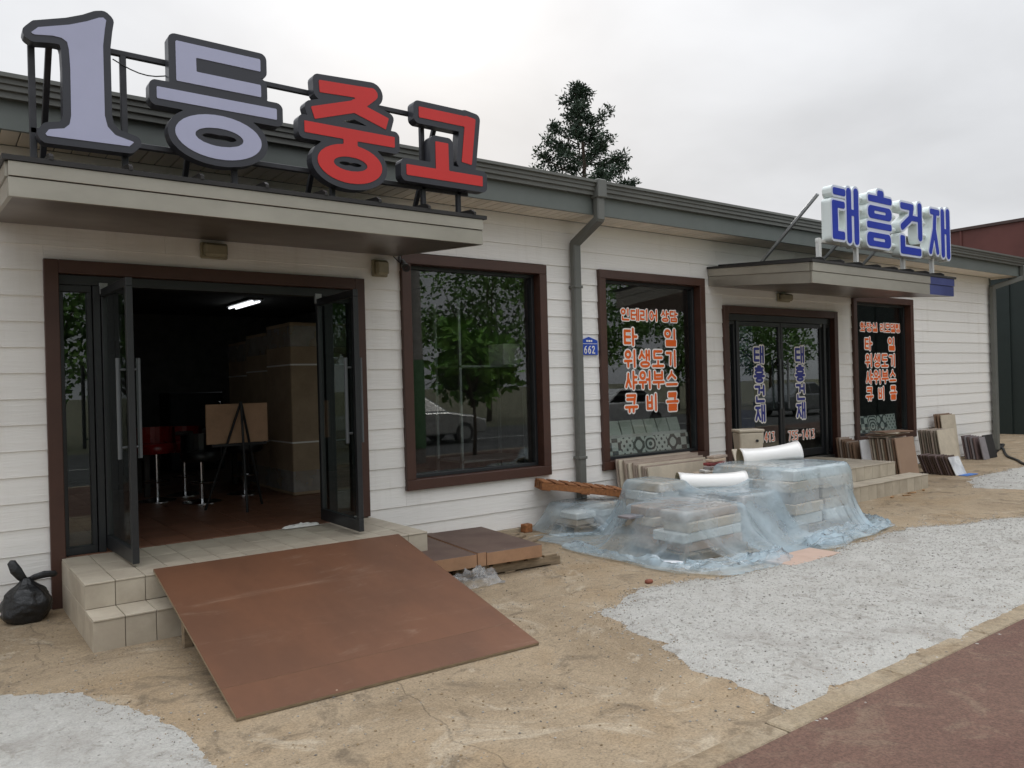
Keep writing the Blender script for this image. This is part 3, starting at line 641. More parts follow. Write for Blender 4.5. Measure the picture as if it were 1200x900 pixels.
mb = MB(); mb.box(XR-.012, XR+.008, -.012, .3, 0, 3.35); ob('corner_trim', mb, M_fascia, wall)
mb = MB(); mb.box(3.3, 8.4, -.035, .018, -.01, .036); ob('base_strip', mb, M_conc, wall)
# eaves: gutter, fascia, soffit boards
EX0, EX1 = XL-.3, XR+.42
mb = MB(); mb.box(EX0, EX1, -.40, -.37, 3.355, 3.62); ob('fascia_board', mb, M_fascia, B)
gut = MB(); gut.prism([(-.405, 3.55), (-.452, 3.55), (-.452, 3.59), (-.475, 3.595), (-.475, 3.63), (-.49, 3.635), (-.49, 3.668), (-.515, 3.672), (-.515, 3.70), (-.405, 3.70)], EX0, EX1)
ob('gutter', gut, M_gutter, B)
mb = MB(); mb.box(5.80, 5.93, -.53, -.40, 3.52, 3.715, .008); ob('gutter_bracket', mb, M_gutter, B)
soff = MB(); soff.box(EX0, EX1, -.37, .0, 3.372, 3.378); soffit = ob('soffit', soff, M_core, B)
x = EX0+.02
sp = None
while x < EX1-.1:
    if sp is None:
        m_ = MB(); m_.box(0, .108, -.368, -.002, 3.358, 3.3715, .003); sp = ob('soffit_board', m_, M_eave, soffit, origin=(0, 0, 3.358)); sp.location.x = x-soffit.location.x-B.location.x
    else:
        c = sp.copy(); COL.objects.link(c); c.location.x = x-soffit.location.x-B.location.x
    x += .116
# roof: two low slopes of dark grey sheet
rf = MB(); rf.add([(EX0, -.41, 3.70), (EX1, -.41, 3.70), (EX1, YB/2, 4.10), (EX0, YB/2, 4.10), (EX0, -.41, 3.62), (EX1, -.41, 3.62), (EX1, YB/2, 4.02), (EX0, YB/2, 4.02)],
   [(0, 1, 2, 3), (7, 6, 5, 4), (0, 4, 5, 1), (1, 5, 6, 2), (3, 7, 4, 0), (2, 6, 7, 3)])
rf.add([(EX0, YB/2, 4.10), (EX1, YB/2, 4.10), (EX1, YB+.4, 3.70), (EX0, YB+.4, 3.70), (EX0, YB/2, 4.02), (EX1, YB/2, 4.02), (EX1, YB+.4, 3.62), (EX0, YB+.4, 3.62)],
   [(0, 1, 2, 3), (7, 6, 5, 4), (1, 5, 6, 2), (3, 7, 4, 0), (2, 6, 7, 3)])
ob('roof', rf, M_gutter, B)
for xe in (EX0, EX1-.02):
    g = MB(); g.add([(xe, -.36, 3.36), (xe+.02, -.36, 3.36), (xe+.02, -.36, 3.60), (xe, -.36, 3.60), (xe, YB+.3, 3.36), (xe+.02, YB+.3, 3.36), (xe+.02, YB+.3, 3.60), (xe, YB+.3, 3.60), (xe, YB/2, 4.0), (xe+.02, YB/2, 4.0)],
        [(0, 1, 2, 3), (4, 7, 6, 5), (0, 4, 5, 1), (3, 2, 9, 8), (8, 9, 6, 7), (0, 3, 8, 7, 4), (1, 5, 6, 9, 2)]); ob('gable', g, M_fascia, B)
mb = MB(); mb.box(XR+.01, EX1-.025, 0.0, YB, 3.36, 3.372); ob('side_soffit', mb, M_eave, B)
# ceiling and inside
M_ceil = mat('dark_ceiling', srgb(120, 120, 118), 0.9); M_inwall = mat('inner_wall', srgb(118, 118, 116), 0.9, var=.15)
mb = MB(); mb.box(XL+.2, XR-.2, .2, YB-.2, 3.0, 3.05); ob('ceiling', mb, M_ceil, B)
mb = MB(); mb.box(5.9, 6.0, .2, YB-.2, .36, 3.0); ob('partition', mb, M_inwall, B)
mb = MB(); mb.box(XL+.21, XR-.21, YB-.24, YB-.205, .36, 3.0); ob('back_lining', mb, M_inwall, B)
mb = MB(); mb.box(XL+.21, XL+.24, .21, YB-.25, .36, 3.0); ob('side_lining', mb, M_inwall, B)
# inside floors: terracotta tiles near the door are pieces
M_terra = mat('terracotta_tile', srgb(128, 88, 68), 0.42, var=.14, scale=3, randv=.08); M_fl2 = mat('grey_shop_floor', srgb(92, 90, 86), .5, var=.1, scale=2)
mb = MB(); mb.box(XL+.2, 5.9, .02, YB-.2, 0.0, .352); fl = ob('shop_floor', mb, mat('floor_grout', srgb(84, 62, 50), .8)); fl['kind'] = 'structure'
tp = None
for i in range(14):
    for j in range(14):
        x = -.05+i*.3; y = .025+j*.3
        if tp is None:
            m_ = MB(); m_.box(0, .295, 0, .295, .345, .36, .002); tp = ob('tile', m_, M_terra, fl, origin=(0, 0, .345)); c = tp
        else: c = tp.copy(); COL.objects.link(c)
        c.location = (x-fl.location.x, y-fl.location.y, .345-fl.location.z)
mb = MB(); mb.box(6.0, XR-.2, .02, YB-.2, 0.0, .36); fl2 = ob('shop_floor', mb, M_fl2); fl2['kind'] = 'structure'

# ------------------------------------------------------------------ windows
def window(nm, key, glass_in=.115, lines=()):
    x0, x1, z0, z1 = OPEN[key]; w = thing_part('window', (x0+x1)/2, 0, z0)
    d = .10; f = MB()
    def fr(name, m, a0, a1, c0, c1, t, y0, y1, ch=.004):
        for (p, q, r, s) in ((a0, a1, c1-t, c1), (a0, a1, c0, c0+t), (a0, a0+t, c0+t, c1-t), (a1-t, a1, c0+t, c1-t)):
            mb = MB(); mb.box(p, q, y0, y1, r, s, ch); ob(name, mb, m, w)
    fr('frame', M_brown, x0-.005, x1+.005, z0-.005, z1+.005, d, -.035, .2)
    fr('sash', M_black, x0+d-.004, x1-d+.004, z0+d-.004, z1-d+.004, .035, .07, .15, .003)
    mb = MB(); mb.box(x0+d+.02, x1-d-.02, .108, .114, z0+d+.02, z1-d-.02); ob('pane', mb, M_glass, w)
    return w
def thing_part(name, x, y, z):
    o = bpy.data.objects.new(name, None); COL.objects.link(o); o.parent = B; o.location = Vector((x, y, z))-B.location; o.empty_display_size = .1; return o
w1 = window('w', 'win1'); w1['label'] = 'plain brown-framed shop window with no lettering'
w2 = window('w', 'win2'); w2['label'] = 'brown-framed window with orange lettering above patterned tiles'
w3 = window('w', 'win3'); w3['label'] = 'narrow-looking brown-framed window with orange lettering beyond the double door'
GY = .1075
def cells(txt, x0, x1, z0, z1, frac=.9):
    n = len(txt); p = (x1-x0)/n; return [(c, x0+i*p+p*(1-frac)/2, z0, p*frac, z1-z0) for i, c in enumerate(txt) if c != ' ']
O_ = lambda cs, w, rim=.017: text_line(cs, GY, rim, w, M_orange, M_white)
# each row unprojected onto the wall plane; the glass sits a little behind it
k = 1.0
O_(cells('인테리어', 6.60, 7.24, 2.27, 2.41, .92)+cells('상담', 7.29, 7.60, 2.27, 2.41, .92), w2, .013)
O_([('타', 6.64, 1.97, .23, .21), ('일', 7.34, 1.97, .23, .21)], w2)
O_(cells('위생도기', 6.63, 7.58, 1.71, 1.92, .86), w2)
O_(cells('샤워부스', 6.63, 7.58, 1.45, 1.67, .86), w2)
O_([('큐', 6.64, 1.18, .21, .21), ('비', 7.0, 1.18, .2, .21), ('클', 7.36, 1.18, .21, .21)], w2)
O_(cells('화장실', 11.86, 12.40, 2.24, 2.38, .92)+cells('리모델링', 12.46, 13.12, 2.24, 2.38, .92), w3, .013)
O_([('타', 11.98, 1.94, .23, .21), ('일', 12.70, 1.94, .23, .21)], w3)
O_(cells('위생도기', 11.98, 12.95, 1.67, 1.88, .86), w3)
O_(cells('샤워부스', 11.98, 12.95, 1.40, 1.62, .86), w3)
O_([('큐', 11.99, 1.14, .21, .21), ('비', 12.36, 1.14, .2, .21), ('클', 12.73, 1.14, .21, .21)], w3)

# ------------------------------------------------------------------ doors
def sidelight(par, x0, x1, z0, z1, y0=.05, y1=.12, bottom=.05):
    for (p, q, r, s) in ((x0, x1, z1-.05, z1), (x0, x1, z0, z0+bottom), (x0, x0+.035, z0+bottom, z1-.05), (x1-.035, x1, z0+bottom, z1-.05)):
        mb = MB(); mb.box(p, q, y0, y1, r, s, .003); ob('sidelight_frame', mb, M_black, par)
    mb = MB(); mb.box(x0+.03, x1-.03, .082, .088, z0+bottom-.01, z1-.04); ob('sidelight_pane', mb, M_dglass, par)
def leaf(par, hx, hy, ang, w, z0, z1, side, handle=True):
    """hinged glass leaf; local x runs from the hinge along the leaf"""
    o = bpy.data.objects.new('door_leaf', None); COL.objects.link(o); o.parent = par; o.location = Vector((hx, hy, z0))-wloc(par); o.rotation_euler.z = ang; o.empty_display_size = .1
    H = z1-z0
    def sub(name, mb, m):
        me = bpy.data.meshes.new(name); me.from_pydata(mb.v, [], mb.f); me.materials.append(m)
        bm = bmesh.new(); bm.from_mesh(me); bmesh.ops.recalc_face_normals(bm, faces=bm.faces); bm.to_mesh(me); bm.free()
        q = bpy.data.objects.new(name, me); COL.objects.link(q); q.parent = o; return q
    return o, sub, H
def build_leaf(par, hx, hy, ang, w, z0, z1):
    # leaf pieces are flattened to thing > part > sub-part: the leaf frame is the part, its pane and handles its sub-parts
    Mx = Matrix.Translation((hx, hy, z0)) @ Matrix.Rotation(ang, 4, 'Z'); H = z1-z0
    f = MB()
    f.box(0, w, -.022, .022, 0, .10, .003).box(0, w, -.022, .022, H-.06, H, .003).box(0, .05, -.022, .022, .10, H-.06, .003).box(w-.05, w, -.022, .022, .10, H-.06, .003)
    lf = ob('door_leaf', f.xf(Mx), M_black, B)
    p = MB(); p.box(.045, w-.045, -.004, .004, .095, H-.055); ob('pane', p.xf(Mx), M_dglass, lf)
    for sy in (-1, 1):
        h = MB(); yy = sy*.065; h.tube([(w-.085, yy, .72), (w-.085, yy, 1.42)], .015, 10)
        for zz in (.80, 1.34): h.tube([(w-.085, sy*.02, zz), (w-.085, yy, zz)], .009, 8)
        ob('handle', h.xf(Mx), mat('handle_grey', srgb(92, 96, 98), .45, metal=.2, var=.05), lf, smooth=False)
    h = MB(); h.box(-.01, .03, -.03, .03, H-.04, H+.05, .004); ob('pivot', h.xf(Mx), M_galv, lf)
    return lf
# left entrance (two leaves swung outwards)
d1 = thing_part('entrance', 2.0, 0, .0); d1['label'] = 'left entrance, wide open between brown jambs'
x0, x1, z0, z1 = OPEN['door1']
for nm, (p, q, r, s) in dict(jamb=(x0-.006, x0+.09, .0, z1), jamb2=(x1-.09, x1+.006, .37, z1), head=(x0+.09, x1-.09, z1-.10, z1)).items():
    mb = MB(); mb.box(p, q, -.03, .2, r, s, .004); ob('jamb' if 'jamb' in nm else 'head', mb, M_brown, d1)
mb = MB(); mb.box(x0+.09, x1-.09, .04, .15, 2.385, 2.459, .003); ob('transom', mb, M_black, d1)
sidelight(d1, .83, 1.055, .36, 2.384, bottom=.06); sidelight(d1, 2.975, 3.20, .36, 2.384, bottom=.06)
for xm in (1.06, 2.92):
    mb = MB(); mb.box(xm, xm+.05, .03, .14, .36, 2.384, .003); ob('mullion', mb, M_black, d1)
build_leaf(B, 1.135, .06, R(-88), .80, .385, 2.36); build_leaf(B, 2.87, .06, R(-91.5), .82, .385, 2.36)
# right entrance (closed, lettered)
d2 = thing_part('entrance', 9.8, 0, .0); d2['label'] = 'right entrance, closed double glass door with blue lettering'
x0, x1, z0, z1 = OPEN['door2']
for nm, (p, q, r, s) in dict(jamb=(x0-.006, x0+.09, .0, z1), jamb2=(x1-.09, x1+.006, .0, z1), head=(x0+.09, x1-.09, z1-.10, z1)).items():
    mb = MB(); mb.box(p, q, -.03, .2, r, s, .004); ob('jamb' if 'jamb' in nm else 'head', mb, M_brown, d2)
mb = MB(); mb.box(x0+.09, x1-.09, .04, .15, 2.33, 2.419, .003); ob('transom', mb, M_black, d2)
sidelight(d2, 8.58, 8.80, .37, 2.329); sidelight(d2, 10.945, 11.095, .37, 2.329)
for xm in (8.803, 10.892):
    mb = MB(); mb.box(xm, xm+.05, .03, .14, .37, 2.329, .003); ob('mullion', mb, M_black, d2)
la = build_leaf(B, 8.858, .085, R(0), .985, .385, 2.325); lb = build_leaf(B, 10.888, .085, R(180), 1.035, .385, 2.325)
LY = .0805
Nv = lambda cs, p: text_line(cs, LY, .02, p, M_navy, M_white)
for (xa, par) in ((9.12, la), (10.085, lb)):
    for i, ch in enumerate('태흥건재'):
        zt = 1.995-i*.27; Nv([(ch, xa, zt-.245, .235, .235)], par)
text_line(cells('755-1413', 8.90, 9.56, .655, .795, .96), LY, .015, la, M_orange, M_white)
text_line(cells('755-1413', 9.87, 10.535, .635, .78, .96), LY, .015, lb, M_orange, M_white)

# ------------------------------------------------------------------ canopies
def canopy(x0, x1, D, zw0, zf0, zf1, zw1, bluex=None, lab=''):
    c = thing_part('canopy', (x0+x1)/2, 0, zf0); c['label'] = lab
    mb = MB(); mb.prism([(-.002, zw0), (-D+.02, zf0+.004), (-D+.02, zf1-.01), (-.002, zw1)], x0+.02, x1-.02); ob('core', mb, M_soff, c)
    h = zf1-zf0; zs = zf0+h*.58
    spl = [x0, x1] if bluex is None else [x0, bluex, x1]
    for a, b in zip(spl[:-1], spl[1:]):
        m = M_steel_bluerefl if (bluex is not None and a == bluex) else M_steel  # sheets past bluex carry the painted blue reflection
        mb = MB(); mb.box(a, b, -D-.006, -D+.019, zf0, zs-.004, .002); ob('fascia_sheet', mb, m, c)
        mb = MB(); mb.box(a, b, -D-.016, -D+.019, zs, zf1, .002); ob('fascia_sheet', mb, m, c)
    for xa, xb, s in ((x0-.004, x0+.019, -1), (x1-.019, x1+.004, 1)):
        t = (zs-zf0)/(zf1-zf0); zws = zw0+t*(zw1-zw0)
        mb = MB(); mb.prism([(.0, zw0), (-D+.0195, zf0), (-D+.0195, zs-.004), (.0, zws-.004)], xa, xb); ob('end_sheet', mb, M_steel, c)
        mb = MB(); mb.prism([(.0, zws), (-D+.0195, zs), (-D+.0195, zf1), (.0, zw1)], xa+s*.01, xb+s*.01); ob('end_sheet', mb, M_steel, c)
    sl_ = (zw1-zf1)/D
    mb = MB(); mb.prism([(0, zw1+.001), (-D-.03, zf1+.001), (-D-.03, zf1+.03), (0, zw1+.03)], x0-.03, x1+.03); rt_ = ob('roof_sheet', mb, M_roofblk, c)
    x = x0+.2
    while x < x1:
        mb = MB(); mb.prism([(-.0, zw1+.03), (-D-.035, zf1+.028), (-D-.035, zf1+.05), (-D+.01, zf1+.075), (0, zw1+.075)], x, x+.022); ob('seam', mb, M_roofblk, rt_); x += .42
    return c
canopy(.42, 3.66, 1.42, 2.80, 2.685, 2.885, 2.99, lab='steel canopy over the open left entrance')
canopy(8.22, 11.72, 1.48, 2.755, 2.625, 2.865, 2.975, bluex=11.02, lab='steel canopy over the lettered right entrance')
# downspouts
def rect_pipe(pts, w, d): 
    mb = MB(); n = len(pts)
    for i in range(n-1):
        a, b = Vector(pts[i]), Vector(pts[i+1])
        dd = (b-a).normalized()*0.02
        mb.bar(a-(dd if i else Vector()), b+(dd if i < n-2 else Vector()), w-.0006*i, d-.0006*i, .012)
    return mb
ds = ob('downspout', rect_pipe([(5.868, -.46, 3.56), (5.868, -.46, 3.30), (5.868, -.06, 3.10), (5.868, -.06, .06)], .105, .085), M_gutter, B)
ds['label'] = 'grey downpipe between the two large windows'
for zz in (.7, 2.6):
    mb = MB(); mb.box(5.808, 5.928, -.11, .0, zz, zz+.03, .004); ob('bracket', mb, M_gutter, ds)
ds = ob('downspout', rect_pipe([(EX1-.08, -.45, 3.56), (EX1-.08, -.45, 3.33), (XR-.06, -.07, 3.16), (XR-.06, -.07, .04)], .105, .09), M_gutter, B)
ds['label'] = 'grey downpipe at the far corner of the wall'

# ================================================================== SIGNS
def letter(par, prims, bd, rim, yf, depth, body, facem, rim_m=None, h=.008, facedepth=.004, lab=None):
    mb = extrude(contours(prims, rim, bd, h), yf, yf+depth); o = ob('letter', mb, body, par, recalc=True)
    if rim_m is not None:
        ob('rim', extrude(contours(prims, rim-.004, bd, h), yf-.003, yf-.0005), rim_m, o)
        yf -= .003
    f = ob('face', extrude(contours(prims, 0.0, bd, h), yf-facedepth, yf-.0005), facem, o)
    if lab: o['label'] = lab
    return o
Y1 = -1.36
sg = thing('rooftop_sign', (2.1, -1.3, 2.95), 'large channel-letter sign in lavender and red above the open entrance', 'sign')
ONE = [(.555,3.660),(.59,3.699),(.748,3.752),(.845,3.797),(.907,3.835),(.938,3.844),(.953,3.831),(.943,3.773),(.931,3.673),(.930,3.494),(.930,3.25),(.944,3.183),(.986,3.138),(1.092,3.112),(1.064,3.081),(.622,3.073),(.615,3.085),(.634,3.113),(.711,3.130),(.741,3.161),(.750,3.209),(.752,3.497),(.748,3.603),(.739,3.649),(.710,3.667),(.664,3.668),(.571,3.652)]
letter(sg, [('p', ONE)], (.4, 2.95, 1.25, 3.98), .042, Y1, .09, M_dgrey, M_lav, lab='lavender numeral one')
letter(sg, [('b', 1.35,3.722,1.897,3.806), ('b', 1.35,3.55,1.475,3.806,.02), ('b', 1.35,3.548,1.897,3.631), ('b', 1.23,3.413,2.003,3.488), ('e', 1.613,3.227,.278,.145,.155,.06)], (1.1, 2.95, 2.15, 3.95), .044, Y1, .09, M_dgrey, M_lav, lab='lavender syllable')
letter(sg, [('s', 2.318,3.712,2.72,3.735,.044), ('l', 2.735,3.735,2.60,3.62,.046), ('s', 2.66,3.64,2.265,3.512,.044), ('s', 2.56,3.625,2.855,3.535,.046), ('b', 2.20,3.365,2.914,3.446), ('b', 2.495,3.29,2.605,3.40), ('e', 2.547,3.188,.255,.142,.133,.052)], (2.05, 2.9, 3.05, 3.95), .044, Y1, .09, M_dgrey, M_red, lab='red syllable with a ring below')
letter(sg, [('b', 3.132,3.637,3.62,3.722), ('s', 3.615,3.722,3.566,3.342,.049), ('b', 3.275,3.2,3.395,3.475), ('b', 3.01,3.175,3.718,3.258)], (2.85, 2.95, 3.9, 3.9), .046, Y1, .09, M_dgrey, M_red, lab='red syllable at the end of the sign')
yp = Y1+.115
def bars(par, nm, m, segs, w=.04):
    for a, b in segs: mb = MB(); mb.bar(a, b, w, w, .003); ob(nm, mb, m, par)
bars(sg, 'post', M_tube, [((x, yp, 2.90), (x, yp, zt)) for x, zt in ((.565, 3.66), (1.06, 3.68), (1.74, 3.6), (2.45, 3.6), (3.22, 3.66), (3.55, 3.6))], .036)
bars(sg, 'rail', M_tube, [((.55, yp-.001, 3.69), (3.64, yp-.001, 3.69)), ((.55, yp-.001, 3.125), (3.64, yp-.001, 3.125))], .034)
bars(sg, 'brace', M_tube, [((x, yp+.01, 3.67), (x-.01, yp+.42, 2.95)) for x in (.66, 1.52, 2.42, 3.36)], .034)
w_ = MB(); w_.tube([(1.0+t*.4, yp-.02, 3.64-.06*math.sin(t*3.14)) for t in np.linspace(0, 1, 9)], .004, 6); ob('cable', w_, M_rubber, sg)

Y2 = -1.42
sg2 = thing('canopy_sign', (10.2, -1.36, 2.93), 'blue channel letters with pale rims on white posts above the double door', 'sign')
r_ = .03
TAE = [('b', 8.795,3.728,9.07,3.815,r_), ('b', 8.77,3.192,8.89,3.66,r_), ('b', 8.77,3.575,9.05,3.66,r_), ('b', 8.77,3.194,9.04,3.295,r_), ('b', 9.09,3.165,9.195,3.845,.05), ('b', 9.255,3.16,9.36,3.858,.05), ('b', 9.18,3.51,9.27,3.585)]
HEU = [('b', 9.82,3.80,9.975,3.905,.04), ('b', 9.593,3.742,10.172,3.826,r_), ('b', 9.585,3.53,10.163,3.695,.07), ('h', 9.735,3.598,10.02,3.635,.018), ('b', 9.557,3.405,10.155,3.49,r_), ('b', 9.55,3.177,10.13,3.355,.07), ('h', 9.70,3.25,9.985,3.288,.018)]
GEO = [('b', 10.40,3.735,10.75,3.822,r_), ('l', 10.70,3.775,10.66,3.63,.046), ('l', 10.66,3.63,10.44,3.50,.046), ('b', 10.86,3.345,10.97,3.862,.05), ('b', 10.68,3.60,10.90,3.672), ('b', 10.38,3.14,10.50,3.385,r_), ('b', 10.38,3.14,10.935,3.24,r_)]
JAE = [('b', 11.21,3.748,11.482,3.828,r_), ('l', 11.35,3.76,11.325,3.55,.042), ('l', 11.325,3.55,11.20,3.235,.042), ('l', 11.325,3.55,11.405,3.24,.042), ('b', 11.52,3.172,11.62,3.855,.048), ('b', 11.675,3.16,11.78,3.873,.05), ('b', 11.60,3.51,11.69,3.58)]
for P, x0, x1 in ((TAE, 8.6, 9.55), (HEU, 9.38, 10.35), (GEO, 10.2, 11.15), (JAE, 11.0, 11.98)):
    letter(sg2, P, (x0, 3.0, x1, 4.05),   .030, Y2, .12, M_pale, M_blue, rim_m=M_pale2, h=.009)
# narrow ribs of the body joining the letters
for a, b in ((9.36, 9.56), (10.15, 10.38), (10.95, 11.20)):
    for zz in (3.24, 3.45, 3.62, 3.77):
        mb = MB(); mb.box(a, b, Y2+.04, Y2+.115, zz-.04, zz+.04, .03); ob('link', mb, M_pale, sg2)
yq = Y2+.10
bars(sg2, 'post', M_wpaint, [((x, yq, 2.885), (x, yq, 3.2)) for x in (8.63, 9.46, 10.63, 11.44)], .05)
mb = MB(); mb.box(8.60, 11.75, Y2+.09, Y2+.128, 3.15, 3.19, .004); ob('rail', mb, M_wpaint, sg2)
bars(sg2, 'brace', M_galv, [((x, Y2+.12, 3.74), (x-.02, -.42, 2.965)) for x in (8.68, 9.9, 10.9)], .035)

# ================================================================== WALL FIXTURES
def wall_lamp(x0, x1, z0, z1, lab):
    t = thing('wall_lamp', ((x0+x1)/2, -.05, z0), lab, 'lamp', 'boxy wall lamps under the canopies')
    mb = MB(); mb.box(x0, x1, -.03, .005, z0, z1, .008); ob('base', mb, M_lampbox, t)
    mb = MB(); mb.box(x0+.015, x1-.015, -.095, -.031, z0+.012, z1-.012, .018); ob('cover', mb, M_lampbox, t)
wall_lamp(1.845, 2.06, 2.645, 2.775, 'boxy beige lamp above the open entrance, under the canopy')
wall_lamp(3.385, 3.54, 2.59, 2.745, 'boxy beige lamp box next to the small security camera')
wall_lamp(9.69, 9.97, 2.615, 2.735, 'boxy beige lamp above the lettered double door')
t = thing('security_camera', (3.62, -.08, 2.62), 'small grey bullet security camera at the corner of the plain window', 'camera')
d_ = Vector((-.35, -.85, -.28)).normalized(); c0 = Vector((3.69, -.08, 2.70))
mb = MB(); mb.tube([c0, c0+d_*.12], .034, 14); ob('body', mb, M_cctv, t)
mb = MB(); mb.tube([c0+d_*.119, c0+d_*.15], [.036, .037], 14); ob('lens_ring', mb, M_rubber, t)
mb = MB(); mb.tube([c0+d_*.151, c0+d_*.153], .02, 12); ob('lens', mb, mat('lens', srgb(20, 20, 24), .1), t)
mb = MB(); mb.bar(c0+d_*.03+Vector((0, 0, .03)), (3.70, -.02, 2.77), .02).box(3.665, 3.735, -.03, .0, 2.74, 2.80, .006); ob('bracket', mb, M_cctv, t)
mb = MB(); mb.tube([(3.69, -.05, 2.71), (3.64, -.04, 2.75), (3.60, -.03, 2.79)], .005, 6); ob('cable', mb, M_rubber, t)
t = thing('address_plate', (6.085, -.02, 1.86), 'blue house-number plate with a pointed top reading 662', 'sign')
mb = extrude([[(5.955, 1.862), (6.215, 1.862), (6.215, 2.025), (6.085, 2.066), (5.955, 2.025)]], -.012, .003); ob('plate', mb, M_plate, t)
mb = MB(); mb.box(5.965, 6.205, -.0145, -.0125, 1.985, 1.990); ob('line', mb, M_white, t)
def plain_text(txt, x0, z0, w, h, gap, y, par, m):
    for i, ch in enumerate(txt):
        if ch == ' ': continue
        P = scale_prims(SYL[ch], x0+i*(w+gap), z0, w, h); X0 = x0+i*(w+gap)
        ob('letter', extrude(contours(P, .002, (X0-.03, z0-.03, X0+w+.03, z0+h+.03), .004), y-.0015, y), m, par, recalc=False)
plain_text('662', 6.0, 1.875, .055, .09, .005, -.0125, t, M_white)
# the small line above the number is too fine to read in the photo: three soft strokes
for k in range(3):
    mb = MB(); mb.box(6.04+k*.033, 6.066+k*.033, -.0145, -.0125, 2.008, 2.030, .004); ob('mark', mb, M_white, t)

# ================================================================== STEPS AND RAMP
def steps(x0, x1, xl0, xl1, yl, yu, z_l, z_u, tw, lab, y_in=.02):
    t = thing('tiled_steps', ((x0+x1)/2, yl/2, 0), lab, 'steps')
    mb = MB(); mb.box(x0+.008, x1-.008, yu+.008, y_in-.03, -.02, z_u-.01).box(xl0+.008, xl1-.008, yl+.008, yu+.0079, -.02, z_l-.01); ob('core', mb, M_grout, t)
    g = .004
    def tile(a, b, c, d, e, f): m_ = MB(); m_.box(a, b, c, d, e, f, .002); ob('tile', m_, M_tile, t)
    def xs(a, b):
        out = [a]; 
        n = max(1, round((b-a)/tw)); return [a+(b-a)*i/n for i in range(n+1)]
    X = xs(x0, x1); Y = [yu, yu+.31, yu+.62, y_in-.03]
    for a, b in zip(X[:-1], X[1:]):
        for c, d in zip(Y[:-1], Y[1:]): tile(a+g/2, b-g/2, c+g/2-(.006 if c == yu else 0), d-g/2, z_u-.012, z_u+rnd.uniform(-.0008, .0008))
        tile(a+g/2, b-g/2, yu, yu+.009, z_l+.001, z_u-.014)
    X = xs(xl0, xl1)
    for a, b in zip(X[:-1], X[1:]):
        tile(a+g/2, b-g/2, yl-.006, yu-.001, z_l-.012, z_l+rnd.uniform(-.0008, .0008)); tile(a+g/2, b-g/2, yl, yl+.009, -.01, z_l-.014)
    for (xs_, xe) in ((x0, x0+.009), (x1-.009, x1)):
        for c, d in zip(Y[:-1], Y[1:]): tile(xs_, xe, c+.011, d-g/2, z_l+.001, z_u-.014)
    for (xs_, xe) in ((xl0, xl0+.009), (xl1-.009, xl1)):
        tile(xs_, xe, yl+.011, yu-.002, -.01, z_l-.014)
    for (xs_, xe) in ((x0, x0+.009), (x1-.009, x1)):
        for c, d in zip(Y[:-1], Y[1:]): tile(xs_, xe, c+.002, d-g/2, -.01, z_l-.002)
    return t
steps(.80, 3.31, .80, 3.31, -1.31, -1.02, .195, .36, .185, 'beige tiled steps under the brown ramp at the open entrance')
steps(8.75, 10.52, 8.60, 10.88, -1.46, -1.2, .19, .37, .19, 'beige tiled steps before the lettered double door')
# ramp: film-faced plywood on a timber frame, leaning from the top step to the yard
rp_ = thing('ramp', (2.05, -2.0, 0), 'brown plywood ramp leaning on the tiled steps', 'ramp')
A, Bq = Vector((1.155, -2.885, .018)), Vector((2.90, -2.98, .018)); Cq, Dq = Vector((3.02, -1.06, .385)), Vector((1.215, -.99, .385))
def quad_slab(P, th, m, nm, par, up_=None):
    n = (P[1]-P[0]).cross(P[3]-P[0]).normalized(); n = n if n.z > 0 else -n
    lo = [p-n*th for p in P]; mb = MB(); mb.cur = 0; mb.add(list(P)+lo, [(0, 1, 2, 3)]); mb.cur = 1
    mb.f += [(7, 6, 5, 4), (0, 4, 5, 1), (1, 5, 6, 2), (2, 6, 7, 3), (3, 7, 4, 0)]; mb.mi += [1]*5
    return ob(nm, mb, m, par)
def lerp(a, b, t): return a+(b-a)*t
s_ = .145
E0, F0 = lerp(A, Dq, s_), lerp(Bq, Cq, s_)
E1, F1 = lerp(A, Dq, s_+.001), lerp(Bq, Cq, s_+.001)
quad_slab([A, Bq, F0, E0], .015, [M_ply, M_plyedge], 'board', rp_); quad_slab([E1, F1, Cq, Dq], .015, [M_ply, M_plyedge], 'board', rp_)
for t_ in (.05, .33, .66, .95):
    a = lerp(A, Bq, t_)-Vector((0, 0, .04)); b = lerp(Dq, Cq, t_)-Vector((0, 0, .045)); a = lerp(a, b, .10); b = lerp(a, b, .97)
    mb = MB(); mb.bar(a, b, .04, .055, .002); ob('joist', mb, M_gwood, rp_)
for t_, s2 in ((.03, .33), (.95, .33), (.03, .7), (.95, .7)):
    p = lerp(lerp(A, Dq, s2), lerp(Bq, Cq, s2), t_); mb = MB(); mb.box(p.x, p.x+.05, p.y-.03, p.y+.03, (0 if p.y < -1.35 else .197), p.z-.02, .002); ob('leg', mb, M_gwood, rp_)
mb = MB(); mb.box(1.18, 1.23, -2.83, -2.76, .0, .03, .01); ob('knot', mb, M_gwood, rp_)

